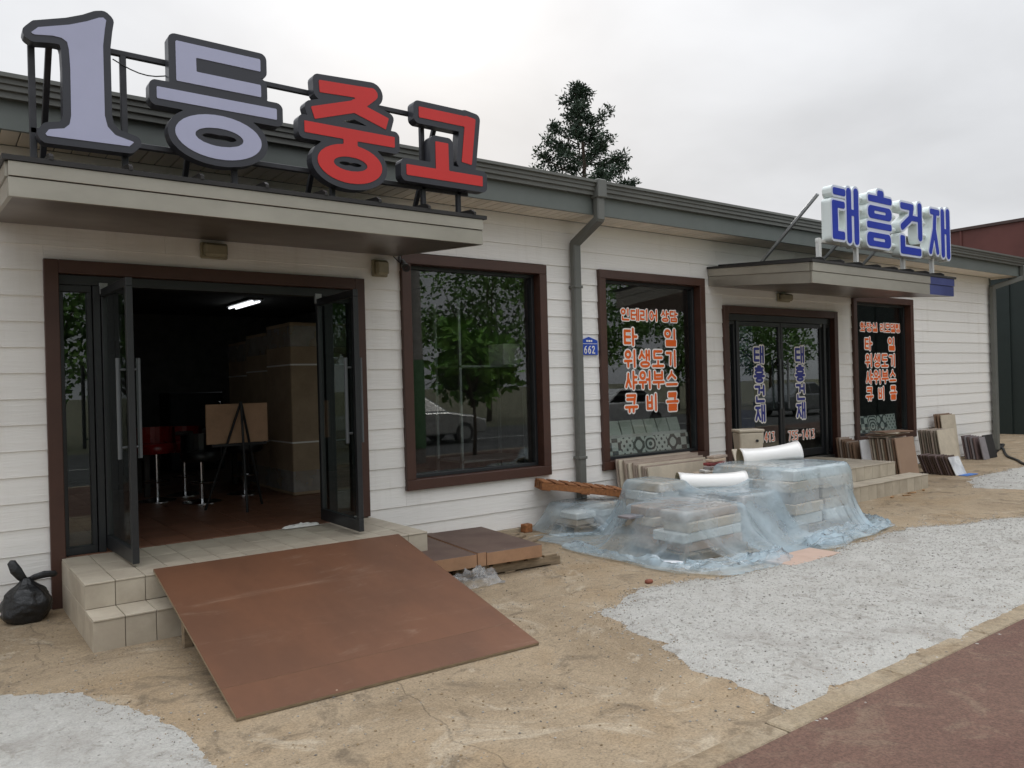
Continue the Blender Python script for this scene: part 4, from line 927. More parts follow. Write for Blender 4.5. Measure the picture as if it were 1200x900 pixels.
# ================================================================== INSIDE THE OPEN SHOP
FZ = .36
def carton(x, y, w, d, z0, h, lab, m=M_cart2, group='tall wrapped cartons inside the shop'):
    t = thing('tall_carton', (x+w/2, y+d/2, z0), lab, 'carton', group)
    mb = MB(); mb.box(x, x+w, y, y+d, z0, z0+h, .01); ob('box', mb, m, t)
    for zz in (.3, .75):
        mb = MB(); mb.box(x-.0025, x+w+.0025, y-.0025, y+d+.0025, z0+h*zz, z0+h*zz+.018); ob('strap', mb, M_white, t)
    for zz in (.02, .86):
        mb = MB(); mb.box(x-.004, x+w+.004, y-.004, y+d+.004, z0+h*zz, z0+h*(zz+.12), .004); ob('stretch_wrap', mb, M_film2, t)
M_cardb = mat('shop_cardboard', srgb(168, 146, 120), .8, var=.12, scale=3)
carton(3.34, 1.95, .78, .76, FZ, 1.96, 'tall brown carton behind the right door leaf, wrapped in film', M_cardb)
carton(3.36, 2.76, .78, .76, FZ, 1.9, 'tall brown carton behind the first wrapped carton', M_cardb)
carton(3.40, 3.58, .78, .8, FZ, 1.85, 'tall brown carton deepest in the row of wrapped cartons', M_cardb)
t = thing('easel', (2.55, 1.3, FZ), 'black tripod easel with a tan board inside the open door', 'easel')
ap = Vector((2.57, 1.32, 1.45))
for nm, p in (('leg', (2.28, 1.62, FZ)), ('leg', (2.86, 1.62, FZ)), ('leg', (2.55, 1.15, FZ))):
    mb = MB(); mb.tube([p, ap], .013, 8); ob('leg', mb, M_rubber, t)
mb = MB(); mb.box(2.3, 2.85, 1.40, 1.44, 1.005, 1.03); ob('ledge', mb, M_rubber, t)
mb = MB(); mb.box(2.26, 2.88, 1.445, 1.465, 1.03, 1.43, .003); ob('board', mb, mat('tan_board', srgb(176, 140, 110), .7), t)
M_chr = mat('chrome', srgb(214, 214, 216), .15, metal=1.0, var=.02); M_redv = mat('red_vinyl', srgb(130, 18, 18), .3, var=.1); M_blkv = mat('black_vinyl', srgb(24, 24, 24), .35, var=.1)
def stool(x, y, zs, m, lab):
    t = thing('bar_stool', (x, y, FZ), lab, 'stool', 'bar stools inside the shop')
    mb = MB(); mb.lathe([(.19, zs-.05), (.21, zs-.02), (.21, zs+.03), (.19, zs+.06)], 20, x, y); autosmooth(ob('seat', mb, m, t))
    mb = MB(); pts = [(x+.2*math.cos(a), y+.2*math.sin(a)) for a in np.linspace(-.4, 3.5, 14)]
    for i in range(13):
        (ax, ay), (bx, by) = pts[i], pts[i+1]; mb.add([(ax, ay, zs+.02), (bx, by, zs+.02), (bx, by, zs+.24), (ax, ay, zs+.24), (x+(ax-x)*.85, y+(ay-y)*.85, zs+.02), (x+(bx-x)*.85, y+(by-y)*.85, zs+.02), (x+(bx-x)*.85, y+(by-y)*.85, zs+.24), (x+(ax-x)*.85, y+(ay-y)*.85, zs+.24)], [(0, 1, 2, 3), (5, 4, 7, 6), (3, 2, 6, 7)])
    ob('backrest', mb, m, t)
    mb = MB(); mb.tube([(x, y, FZ+.02), (x, y, zs-.05)], .026, 12); autosmooth(ob('column', mb, M_chr, t))
    mb = MB(); mb.lathe([(.2, FZ), (.2, FZ+.01), (.04, FZ+.04)], 20, x, y); autosmooth(ob('base', mb, M_chr, t))
    mb = MB(); mb.tube([(x+.13*math.cos(a), y+.13*math.sin(a), FZ+.22) for a in np.linspace(0, 6.283, 17)], .008, 6, False); ob('foot_ring', mb, M_chr, t)
stool(2.08, 2.75, .94, M_redv, 'bar stool with a glossy red seat and chrome column'); stool(2.45, 3.05, .92, M_redv, 'dark red bar stool behind the glossy red one')
stool(2.42, 2.25, .86, M_blkv, 'black bar stool in front of the red ones'); stool(3.0, 2.6, .9, M_blkv, 'black bar stool behind the tan board')
t = thing('table', (2.95, 3.4, FZ), 'long dark table behind the bar stools', 'table'); M_dk = mat('dark_wood', srgb(46, 36, 30), .5)
mb = MB(); mb.box(2.0, 3.3, 3.15, 3.75, 1.06, 1.10, .004); ob('top', mb, M_dk, t)
for xx in (2.05, 3.2):
    for yy in (3.2, 3.65): mb = MB(); mb.box(xx, xx+.06, yy, yy+.06, FZ, 1.06); ob('leg', mb, M_dk, t)
t = thing('appliance', (1.2, 5.2, FZ), 'dark steel cabinet at the back of the shop', 'cabinet'); M_ap = mat('dark_appliance', srgb(58, 62, 66), .4, metal=.3)
mb = MB(); mb.box(.4, 2.2, 4.9, 5.6, FZ, 2.1, .01); ob('body', mb, M_ap, t)
for k in range(2): mb = MB(); mb.box(.42+k*.9, 1.28+k*.9, 4.875, 4.898, FZ+.1, 2.05, .006); d_o = ob('door', mb, M_ap, t); mb = MB(); mb.box(1.2+k*.14, 1.23+k*.14, 4.84, 4.874, 1.1, 1.5, .004); ob('handle', mb, M_chr, d_o)
for k, (x, y, w, d, h, lab) in enumerate(((.2, 3.2, .6, .6, 1.5, 'dark fridge against the left of the shop'), (-.6, 3.9, .7, .6, 1.8, 'tall grey cabinet beside the dark fridge'), (1.6, 6.2, .9, .5, 2.0, 'brown wardrobe at the back of the shop'), (3.0, 6.0, .8, .6, 1.2, 'low grey sideboard at the back of the shop'), (4.6, 3.0, .8, .7, 1.7, 'grey upright freezer beside the wrapped cartons'))):
    t = thing('stored_cabinet', (x+w/2, y+d/2, FZ), lab, 'cabinet', 'second-hand cabinets inside the shop'); m_ = (M_ap, M_galv, M_dk, M_ap, M_galv)[k]
    mb = MB(); mb.box(x, x+w, y, y+d, FZ, FZ+h, .01); ob('body', mb, m_, t)
    for j in range(2): mb = MB(); mb.box(x+.01, x+w-.01, y-.025, y-.002, FZ+.05+j*h*.5, FZ+h*.5*(j+1)-.01, .006); dd_ = ob('door', mb, m_, t); mb = MB(); mb.box(x+w-.08, x+w-.05, y-.05, y-.026, FZ+h*.5*j+.2, FZ+h*.5*j+.45, .004); ob('handle', mb, M_chr, dd_)
M_tube_l = emit('fluorescent_tube', (.93, .97, 1, 1), 1.2)
def ceiling_lamp(x, y, lab, rz=0, L_=1.2):
    t = thing('ceiling_lamp', (x, y, 2.9), lab, 'ceiling lamp', 'twin-tube ceiling lamps in the shops')
    mb = MB(); mb.box(x-.11, x+.11, y-L_/2, y+L_/2, 2.965, 2.998, .004); ob('tray', mb, mat('lamp_tray', srgb(150, 150, 150), .5), t)
    for s in (-.055, .055): mb = MB(); mb.tube([(x+s, y-L_/2+.03, 2.945), (x+s, y+L_/2-.03, 2.945)], .016, 8); ob('tube', mb, M_tube_l, t)
ceiling_lamp(4.2, 6.1, 'lit twin-tube lamp seen through the open entrance'); ceiling_lamp(1.3, 2.6, 'lit twin-tube lamp near the left side of the entrance')
ceiling_lamp(7.4, 1.8, 'lit twin-tube lamp behind the orange-lettered large window'); ceiling_lamp(12.2, 2.5, 'lit twin-tube lamp behind the far lettered window')
# shelving behind the plain window
t = thing('display_rack', (4.8, .9, FZ), 'metal display rack with a pale box behind the plain window', 'rack')
for xx in (4.72, 5.6):
    for yy in (.6, 1.1): mb = MB(); mb.box(xx, xx+.03, yy, yy+.03, FZ, 2.5); ob('upright', mb, M_galv, t)
for zz in (.7, 1.75): mb = MB(); mb.box(4.72, 5.63, .6, 1.13, zz, zz+.025); ob('shelf', mb, M_galv, t)
mb = MB(); mb.box(5.36, 5.60, .65, .95, 1.776, 2.02, .006); tag(ob('storage_box', mb, M_cart3), 'pale grey box on the rack behind the plain window', 'box')

# window display: patterned tiles standing in the two lettered windows
def pat_mat(name, kind):
    m = bpy.data.materials.new(name); m.use_nodes = True; t = m.node_tree; L = t.links.new; b = t.nodes['Principled BSDF']; b.inputs['Roughness'].default_value = .35
    tc = N(t, 'ShaderNodeTexCoord'); sp_ = N(t, 'ShaderNodeSeparateXYZ'); L(tc.outputs['Object'], sp_.inputs[0]); x, z = sp_.outputs[0], math_(t, 'SUBTRACT', sp_.outputs[2], .1)
    f = 31.4 if kind != 2 else 62.8
    cx = math_(t, 'COSINE', math_(t, 'MULTIPLY', x, f)); cz = math_(t, 'COSINE', math_(t, 'MULTIPLY', z, f))
    if kind == 0: v = math_(t, 'MULTIPLY', cx, cz)
    elif kind == 1: v = math_(t, 'SUBTRACT', math_(t, 'ABSOLUTE', math_(t, 'ADD', cx, cz)), .7)
    elif kind == 2: v = math_(t, 'ADD', math_(t, 'MULTIPLY', cx, cz), .45)
    else:
        r = math_(t, 'SQRT', math_(t, 'ADD', math_(t, 'MULTIPLY', x, x), math_(t, 'MULTIPLY', z, z))); v = math_(t, 'COSINE', math_(t, 'ADD', math_(t, 'MULTIPLY', r, 130.0), math_(t, 'MULTIPLY', cx, 1.2)))
    st = math_(t, 'GREATER_THAN', v, 0.0); mx = N(t, 'ShaderNodeMix', data_type='RGBA'); L(st, mx.inputs[0]); mx.inputs[6].default_value = srgb(84, 92, 92); mx.inputs[7].default_value = srgb(216, 222, 216)
    L(mx.outputs[2], b.inputs['Base Color']); MATS[name] = m; return m
PM = [pat_mat('pattern_tile_%d' % i, i) for i in range(4)]
M_plain = mat('plain_display_tile', srgb(196, 202, 190), .35, var=.04, randv=.05)
def dtile(x, z, m, lab, w=.205, y=.20, tilt=.12, h=.2, group='display tiles in the lettered window'):
    mb = MB(); mb.box(-w/2, w/2, -.005, .005, 0, h, .002); mb.xf(Matrix.Translation((x, y, z)) @ Matrix.Rotation(-tilt, 4, 'X'))
    o = ob('display_tile', mb, m, label=lab, cat='tile', group=group, origin=(x, y, z)); return o
sill = MB(); sill.box(6.35, 8.0, .155, .5, .60, .635); tag(ob('window_shelf', sill, M_cart3), 'pale shelf for tiles inside the lettered window', 'shelf')
for i in range(8):
    x = 6.455+i*.205
    dtile(x, .665, PM[(0, 0, 2, 1, 3, 2, 1, 0)[i]], ('check-and-diamond', 'ringed octagon', 'polka dot', 'concentric ring')[(0, 0, 2, 1, 3, 2, 1, 0)[i]]+' patterned tile in the front row of the tile window', group='patterned tiles in the lettered window')
sill = MB(); sill.box(6.36, 7.98, .215, .25, .636, .66); 
for i in range(7): dtile(6.53+i*.215, .88, M_plain, 'plain pale tile standing above the patterned tiles', w=.2, y=.275, tilt=.35, group='plain tiles in the lettered window')
mb = MB(); mb.box(6.36, 7.98, .235, .262, .636, .90); tag(ob('tile_stand', mb, M_cart3), 'pale stand carrying the plain tiles behind the patterned row', 'stand')
mb = MB(); mb.box(11.75, 13.4, .155, .5, .55, .585); tag(ob('window_shelf', mb, M_cart3), 'pale shelf for tiles inside the far lettered window', 'shelf')
for i in range(5): dtile(11.95+i*.3, .60, PM[(2, 0, 3, 1, 2)[i]], ('check-and-diamond', 'ringed octagon', 'polka dot', 'concentric ring')[(2, 0, 3, 1, 2)[i]]+' patterned tile standing in the far lettered window', w=.29, h=.28, group='patterned tiles in the far window')
# things inside the second shop
t = thing('blue_board', (9.7, .9, FZ), 'blue board with pale marks behind the double door', 'blue_board')
mb = MB(); mb.box(9.25, 10.35, .90, .908, .5, 2.55); ob('sheet', mb, mat('board_blue', srgb(44, 62, 130), .6, var=.1), t)  # upright blue sheet on a foot, pale blocks on its front
mb = MB(); mb.box(9.25, 10.35, .86, .95, FZ, .5, .01); ob('foot', mb, M_galv, t)
for xx in (9.55, 9.98):
    for zz, hh in ((2.34, .09), (2.18, .12), (2.0, .10), (1.8, .07)): mb = MB(); mb.box(xx, xx+.26, .895, .8995, zz, zz+hh, .03); ob('mark', mb, mat('board_mark', srgb(168, 184, 214), .6), t)
t = thing('shelving', (8.2, 3.2, FZ), 'grey shelving inside the second shop', 'shelf')
for zz in (.8, 1.3, 1.8, 2.3): mb = MB(); mb.box(6.4, 10.5, 3.2, 3.6, zz, zz+.03); ob('shelf', mb, M_galv, t)
for xx in (6.4, 8.4, 10.47): mb = MB(); mb.box(xx, xx+.03, 3.2, 3.6, FZ, 2.5); ob('upright', mb, M_galv, t)

# ================================================================== THINGS IN THE YARD
def slab(x0, x1, yb, z0, h, th, tilt, m, lab, group, nm='tile_slab', cat='tile slab', rz=0.0):
    """slab standing along x, its foot at y=yb, top leaning back towards the wall by tilt"""
    mb = MB(); mb.box(0, x1-x0, -th, 0, 0, h, .002)
    mb.xf(Matrix.Translation((x0, yb, z0)) @ Matrix.Rotation(rz, 4, 'Z') @ Matrix.Rotation(-tilt, 4, 'X'))
    return ob(nm, mb, m, label=lab, cat=cat, group=group, origin=((x0+x1)/2, yb, z0))
def slab_mat(name, c, **k): return mat(name, srgb(*c), .55, var=.10, scale=5, randv=.08, **k)
M_s1 = slab_mat('slab_greige', (168, 152, 138)); M_s2 = slab_mat('slab_beige', (196, 184, 164)); M_s3 = slab_mat('slab_brown', (134, 108, 88)); M_s4 = slab_mat('slab_white', (226, 226, 228))
M_s5 = slab_mat('slab_dark', (78, 60, 50)); M_s6 = slab_mat('slab_grey', (138, 132, 134)); M_s7 = slab_mat('slab_black', (40, 38, 38)); M_s8 = slab_mat('slab_mauve', (112, 94, 92))
M_marb = mat('slab_marble', srgb(222, 222, 220), .3, var=.05, scale=4, col2=srgb(176, 176, 178))
rs = random.Random(4)
g_ = 'greige slabs leaning under the lettered window'
for i in range(11):
    t_ = i/10; slab(6.40+.16*t_+rs.uniform(-.02, .02), 7.72-.1*t_+rs.uniform(-.06, .06), -.14-.032*i, 0, .66-.10*t_+rs.uniform(-.012, .012), .018+.004*(i % 3), .12, (M_s1, M_s2, M_s1)[i % 3], 'greige tile slab leaning in the row under the tile window', g_)
g_ = 'brown slabs leaning beside the double door'
for i in range(7):
    slab(10.93+rs.uniform(-.015, .015), 11.20+rs.uniform(-.02, .03), -.16-.042*i, 0, .63-.012*i+rs.uniform(-.012, .012), .022, .12, (M_s3, M_s1, M_s3)[i % 3], 'brown tile slab leaning beside the jamb of the double door', g_)
slab(10.95, 11.22, -.52, 0, .60, .018, .12, M_s4, 'white tile slab at the front of the stack beside the double door', 'front slabs')
slab(11.08, 11.30, -.46, 0, .52, .012, .12, slab_mat('slab_speckled', (150, 146, 120)), 'speckled greenish slab behind the white one by the double door', 'front slabs', rz=-.08)
g_ = 'brown slabs below the far lettered window'
for i in range(10):
    slab(11.20+rs.uniform(-.015, .015), 11.74+rs.uniform(-.02, .02), -.50-.042*i, 0, .62+rs.uniform(-.015, .01), .018+.006*(i % 2), .13, (M_s3, M_s1, M_s2)[i % 3], 'brown tile slab leaning below the far lettered window', g_)
slab(11.18, 11.72, -.93, 0, .63, .018, .14, mat('slab_tan', srgb(156, 128, 106), .5, var=.05, scale=3), 'broad tan slab fronting the stack beside the right-hand steps', 'front slabs')
slab(11.74, 12.0, -.80, 0, .50, .012, .26, M_s2, 'beige slab edge behind the broad tan slab', 'front slabs')
for i in range(6):
    mb = MB(); mb.box(-.27, .27, -.14, .14, 0, .014, .002); mb.xf(Matrix.Translation((11.42+rs.uniform(-.1, .16), -.55-.03*i, .628+.0152*i)) @ Matrix.Rotation(rs.uniform(-.3, .3), 4, 'Z'))
    ob('tile_slab', mb, (M_s1, M_s2, M_s3)[i % 3], label='thin tile piece lying flat on top of the brown slabs', cat='tile slab', group='tile pieces lying on the brown slabs')
g_ = 'grey-brown slabs against the far wall'
for i in range(7):
    slab(13.08+rs.uniform(-.01, .01), 13.64, -.34-.04*i, 0, .63+rs.uniform(-.01, .01), .022, .13, (slab_mat('slab_taupe', (128, 118, 104)), M_s1)[i % 2], 'taupe slab leaning in the stack on the blank far wall', g_)
slab(13.10, 13.68, -.63, 0, .63, .018, .14, M_s2, 'large beige slab fronting the taupe stack', 'front slabs')
for i in range(3): slab(14.02+.02*i, 14.58, -.16-.045*i, 0, .84-.01*i, .018, .10, (M_s3, M_s3, M_s2)[i], 'tall slab standing highest against the blank wall', 'tall slabs against the blank wall')
g_ = 'low dark brown slabs on the ground'
for i in range(12):
    slab(12.36+rs.uniform(-.01, .01), 12.66, -.70-.036*i, 0, .30+rs.uniform(-.008, .008), .02, .36, (M_s5, M_s8, M_s5)[i % 3], 'low dark brown slab in the tilted row on the ground', g_)
slab(12.38, 12.72, -1.15, 0, .29, .012, .40, M_marb, 'veined white slab fronting the low dark row', 'front slabs')
mb = MB(); mb.box(12.42, 12.78, -1.30, -1.17, .003, .010, .002); ob('plastic_strip', mb, mat('blue_strip', srgb(40, 110, 190), .4), label='blue plastic strip on the ground before the veined slab', cat='plastic strip')
g_ = 'mauve slabs near the corner downpipe'
for i in range(5): slab(14.86+rs.uniform(-.01, .01), 15.2, -.22-.045*i, 0, .42-.006*i, .026, .16, (M_s8, M_s6)[i % 2], 'mauve slab in the small stack near the corner downpipe', g_)
slab(15.16, 15.54, -.46, 0, .42, .018, .2, M_s7, 'black polished slab leaning near the corner downpipe', 'front slabs')
slab(14.90, 15.13, -.50, 0, .40, .018, .2, M_s6, 'grey slab leaning in front of the mauve slabs', 'front slabs')

# cartons of tiles under plastic
COLL = []; CN = {'carton': 'beige', 'brown_carton': 'brown', 'white_carton': 'white', 'slab_greige': 'greige'}
def stack(x0, x1, y0, y1, z0, h, nx, ny, nl, lab, group, mats, jit=.02, pallet=True):
    COLL.append((x0, x1, y0, y1, -.2, h))
    rz = random.Random(hash((round(x0*100), round(y0*100))) % 1000)
    zb = z0
    if pallet:
        t = thing('pallet', ((x0+x1)/2, (y0+y1)/2, 0), 'wooden pallet under '+lab, 'pallet')
        n = max(3, int((x1-x0)/.16))
        for k in range(n):
            a = x0+(x1-x0)*k/n; mb = MB(); mb.box(a+.008, a+(x1-x0)/n-.025, y0-.02, y1+.02, .058, .076, .002); ob('slat', mb, M_gwood, t)
        for yy in (y0, (y0+y1)/2-.04, y1-.08): mb = MB(); mb.box(x0, x1, yy, yy+.08, 0.0, .0575, .003); ob('bearer', mb, M_gwood, t)
        zb = .077
    lh = (h-zb)/nl; dx = (x1-x0)/nx; dy = (y1-y0)/ny
    for l in range(nl):
        for i in range(nx):
            for j in range(ny):
                if l == nl-1 and rz.random() < .12: continue
                jx, jy = rz.uniform(-jit, jit), rz.uniform(-jit, jit); m = rz.choice(mats)
                sx, sy = rz.uniform(0, .05), rz.uniform(0, .05); t = MB(); t.box(x0+i*dx+.004+sx, x0+(i+1)*dx-.004-sy, y0+j*dy+.004+sy, y0+(j+1)*dy-.004-sx, zb+l*lh, zb+(l+1)*lh-.003, .008)
                cc = Vector((x0+(i+.5)*dx, y0+(j+.5)*dy, 0)); t.xf(Matrix.Translation(cc+Vector((jx, jy, 0))) @ Matrix.Rotation(rz.uniform(-.035, .035), 4, 'Z') @ Matrix.Translation(-cc))
                o = ob('tile_carton', t, m, label=CN.get(m.name, 'beige')+' tile carton, '+('bottom', 'second', 'third', 'fourth', 'fifth', 'sixth')[l]+' layer of '+lab, cat='carton', group=group)
stack(5.12, 5.95, -2.20, -1.46, 0, .42, 1, 2, 4, 'the plastic-covered stack nearest the stacked panels', 'cartons in the near stack', [M_cart, M_cart2, M_cart3, M_s1])
stack(5.72, 6.14, -1.36, -.84, 0, .54, 1, 1, 5, 'the plastic-covered stack behind the near one', 'cartons in the back stack', [M_cart, M_cart3])
stack(6.16, 6.74, -2.02, -1.02, 0, .43, 1, 2, 4, 'the low middle stack under plastic', 'cartons in the middle stack', [M_cart, M_cart2, M_s1])
stack(6.82, 7.86, -2.12, -1.12, 0, .62, 2, 2, 5, 'the tall plastic-covered stack beside the steps', 'cartons in the tall stack', [M_cart3, M_cart, M_s1, M_cart3], jit=.022)
stack(6.95, 8.35, -1.04, -.62, 0, .50, 3, 1, 5, 'the row of cartons before the double door', 'cartons in the door row', [M_cart, M_cart2])
stack(5.32, 5.98, -.62, -.12, 0, .28, 2, 1, 3, 'the small wrapped stack by the downpipe', 'cartons in the small stack', [M_cart3, M_cart])
mb = MB(); mb.box(4.99, 5.22, -1.66, -1.52, .325, .345, .002); ob('tile_slab', mb, M_s6, label='dark slab end jutting from the near stack', cat='tile slab')
mb = MB(); mb.box(5.62, 6.32, -2.88, -2.58, .005, .024, .003); ob('tile_slab', mb, mat('pink_slab', srgb(180, 154, 138), .6, var=.06), label='pinkish slab lying on the ground at the edge of the plastic', cat='tile slab')
mb = MB(); mb.box(-.14, .14, -.05, .05, 0, .02, .002); mb.xf(Matrix.Translation((4.98, -2.1, .012)) @ Matrix.Rotation(-1.1, 4, 'Z')); ob('tile_slab', mb, M_s4, label='white offcut at the foot of the near stack', cat='tile slab')

def drape(x0, x1, y0, y1, h, zstart, seed, steps_=260, slack=1.03, extra=(), pins=''):
    """position-based cloth falling over the stacks"""
    rg = np.random.default_rng(seed); nx = int((x1-x0)/h)+1; ny = int((y1-y0)/h)+1
    X, Y = np.meshgrid(x0+np.arange(nx)*h, y0+np.arange(ny)*h, indexing='ij')
    lo = rg.normal(size=(8, 4)); Z = np.full(X.shape, zstart)
    for a, b, c, d in lo: Z += .012*np.sin(X*(3+4*abs(a))+c*5)*np.sin(Y*(3+4*abs(b))+d*5)
    U = (X-x0)/(x1-x0); V = (Y-y0)/(y1-y0)
    if 'l' in pins: X = X+.20*(1-U)**5*(1-V)**5; Y = Y+.16*(1-U)**5*(1-V)**5
    if 'r' in pins: X = X-.18*U**5*(1-V)**5; Y = Y+.14*U**5*(1-V)**5
    wob = sum(np.sin(V*(9+7*k)+seed*k)*(.025/(k+1)) for k in range(4)); X = X+wob*((U < .02)*('l' in pins)+(U > .98)*('r' in pins))
    wob = sum(np.sin(U*(8+9*k)+seed*k*2)*(.03/(k+1)) for k in range(4)); Y = Y+wob*(V < .02)*('f' in pins)
    pin = np.zeros(X.shape, bool)
    if 'l' in pins: pin[0, :] = True
    if 'r' in pins: pin[-1, :] = True
    if 'f' in pins: pin[:, 0] = True
    pin &= rg.random(X.shape) < .75; tgt = np.stack([X, Y, np.full(X.shape, .012)], -1)
    Z = Z+rg.normal(size=X.shape)*.006
    p = np.stack([X, Y, Z], -1); v = np.zeros_like(p); r = h*slack
    boxes = COLL+list(extra); mg = .012
    def con(A, Bv, L0, k):
        d = Bv-A; l = np.sqrt((d*d).sum(-1, keepdims=True))+1e-9; c = d*((l-L0)/l)*(.5*k); A += c; Bv -= c
    dg = r*math.sqrt(2)
    for st in range(steps_):
        v[..., 2] -= 9.8*.016; v *= .985; q = p+v*.016
        for it in range(9):
            for o in (0, 1):
                n = (nx-o)//2; con(q[o:o+2*n:2], q[o+1:o+2*n:2], r, .95)
                n = (ny-o)//2; con(q[:, o:o+2*n:2], q[:, o+1:o+2*n:2], r, .95)
            for o in (0, 1):
                n = (nx-o)//2; A, Bv = q[o:o+2*n:2], q[o+1:o+2*n:2]
                con(A[:, :-1], Bv[:, 1:], dg, .35); con(A[:, 1:], Bv[:, :-1], dg, .35)
            for o in (0, 2):
                for w in (0, 1):
                    a = q[o+w::4]; b = q[o+w+2::4]; n = min(len(a), len(b)); con(a[:n], b[:n], 2*r, .03)
                    a = q[:, o+w::4]; b = q[:, o+w+2::4]; n = min(a.shape[1], b.shape[1]); con(a[:, :n], b[:, :n], 2*r, .03)
            hit = q[..., 2] < .01
            if pins: q[pin] = q[pin]+(tgt[pin]-q[pin])*(min(1, st/70)**2)
            q[..., 2] = np.maximum(q[..., 2], .01)
            for (a0, a1, b0, b1, c0, c1) in boxes:
                m = (q[..., 0] > a0-mg) & (q[..., 0] < a1+mg) & (q[..., 1] > b0-mg) & (q[..., 1] < b1+mg) & (q[..., 2] < c1+mg)
                if not m.any(): continue
                s = q[m]; d = np.stack([s[:, 0]-(a0-mg), a1+mg-s[:, 0], s[:, 1]-(b0-mg), b1+mg-s[:, 1], c1+mg-s[:, 2]], -1); k = d.argmin(-1); mn = d.min(-1)
                s[:, 0] += np.where(k == 0, -mn, np.where(k == 1, mn, 0)); s[:, 1] += np.where(k == 2, -mn, np.where(k == 3, mn, 0)); s[:, 2] += np.where(k == 4, mn, 0)
                q[m] = s; hit |= m
        v = (q-p)/.016
        v[hit] *= .55; sp_ = np.sqrt((v*v).sum(-1, keepdims=True)); v *= np.minimum(1, 3.0/np.maximum(sp_, 1e-6)); p = q
    return p
def cloth_obj(p, m, name, lab, cat, sub=True):
    nx, ny, _ = p.shape; mb = MB(); mb.v = [tuple(q) for q in p.reshape(-1, 3)]
    mb.f = [(i*ny+j, (i+1)*ny+j, (i+1)*ny+j+1, i*ny+j+1) for i in range(nx-1) for j in range(ny-1)]; mb.mi = [0]*len(mb.f)
    o = ob(name, mb, m, smooth=True, label=lab, cat=cat, recalc=False)
    if sub: md = o.modifiers.new('subdivision', 'SUBSURF'); md.levels = 1; md.render_levels = 1
    return o
pA = drape(4.80, 7.0, -2.66, -.40, .031, .60, 1, slack=1.05, pins='lf'); cloth_obj(pA, M_film, 'plastic_sheet', 'bluish clear plastic sheet draped over the near carton stacks', 'plastic sheet')
pB = drape(5.85, 8.16, -2.62, -.72, .031, .70, 2, slack=1.05, pins='rf'); pB[..., 2] += .012; cloth_obj(pB, M_film, 'plastic_sheet', 'bluish clear plastic sheet draped over the tall stack beside the steps', 'plastic sheet')
pC = drape(5.10, 6.45, -.90, -.05, .033, .34, 3, slack=1.06, pins='lf'); cloth_obj(pC, M_film, 'plastic_sheet', 'bluish plastic over the small stack by the downpipe', 'plastic sheet')

def hem(path, wd, hz, seed, par):
    pts = [Vector(p) for p in path]; seg = []
    for a, b in zip(pts[:-1], pts[1:]):
        n = max(2, int((b-a).length/.025)); seg += [a.lerp(b, k/n) for k in range(n)]
    m = 12; mb = MB(); n = len(seg)
    for i, c in enumerate(seg):
        t_ = (seg[min(i+1, n-1)]-seg[max(i-1, 0)]).normalized(); nr = Vector((t_.y, -t_.x, 0)); k = .5+.7*(mnoise.noise(Vector((i*.05, seed, 0)))+.5)
        for j in range(m):
            w = j/(m-1)-.5; f = mnoise.fractal(Vector((i*.09+seed, w*5, seed)), 1, 2, 4); g = mnoise.noise(Vector((i*.22, w*7, seed*2)))
            p = c+nr*(w*wd*k+.03*g)+t_*.03*f; mb.v.append((p.x, p.y, max(.006, .018+hz*k*(1-4*w*w)*(.55+.9*f)+.012*g)))
    mb.f = [(i*m+j, (i+1)*m+j, (i+1)*m+j+1, i*m+j+1) for i in range(n-1) for j in range(m-1)]; mb.mi = [0]*len(mb.f)
    return ob('fold', mb, M_film, par, smooth=True, recalc=False)
sheets = [o for o in COL.objects if o.name.startswith('plastic_sheet')]
hem([(4.86, -1.0, 0), (4.82, -1.7, 0), (4.86, -2.35, 0), (5.1, -2.62, 0), (5.5, -2.66, 0), (5.95, -2.58, 0)], .26, .075, 3, sheets[0])
hem([(4.98, -2.3, 0), (5.3, -2.52, 0), (5.7, -2.55, 0), (6.05, -2.45, 0)], .22, .10, 8, sheets[0])
hem([(6.35, -2.58, 0), (6.8, -2.55, 0), (7.3, -2.52, 0), (7.8, -2.45, 0), (8.06, -2.2, 0), (8.12, -1.7, 0)], .30, .09, 5, sheets[1])
hem([(6.6, -2.42, 0), (7.1, -2.4, 0), (7.6, -2.36, 0), (7.98, -2.1, 0)], .24, .10, 12, sheets[1])
# tilted pallet lying on the small stack
def loose_pallet(M, lab, nb, L_, Wd, m, nm='pallet'):
    t = thing(nm, M.translation, lab, 'pallet')
    def pc(n_, *b):
        mb = MB(); mb.box(*b, .003); mb.xf(M); ob(n_, mb, m, t)
    for k in range(nb): a = L_*k/nb; pc('slat', a+.006, a+L_/nb-.03, 0, Wd, .075, .094)
    for yy in (0, Wd/2-.04, Wd-.08): pc('bearer', 0, L_, yy, yy+.08, .012, .0745)
    for k in range(3): a = (L_-.1)*k/2; pc('slat', a, a+.1, 0, Wd, 0, .0115)
    return t
loose_pallet(Matrix.Translation((5.15, -.24, .44)) @ Matrix.Rotation(R(-22), 4, 'Z') @ Matrix.Rotation(R(9), 4, 'Y') @ Matrix.Rotation(R(1), 4, 'X'), 'orange timber pallet lying tilted on the small wrapped stack', 7, .98, .34, M_owood)
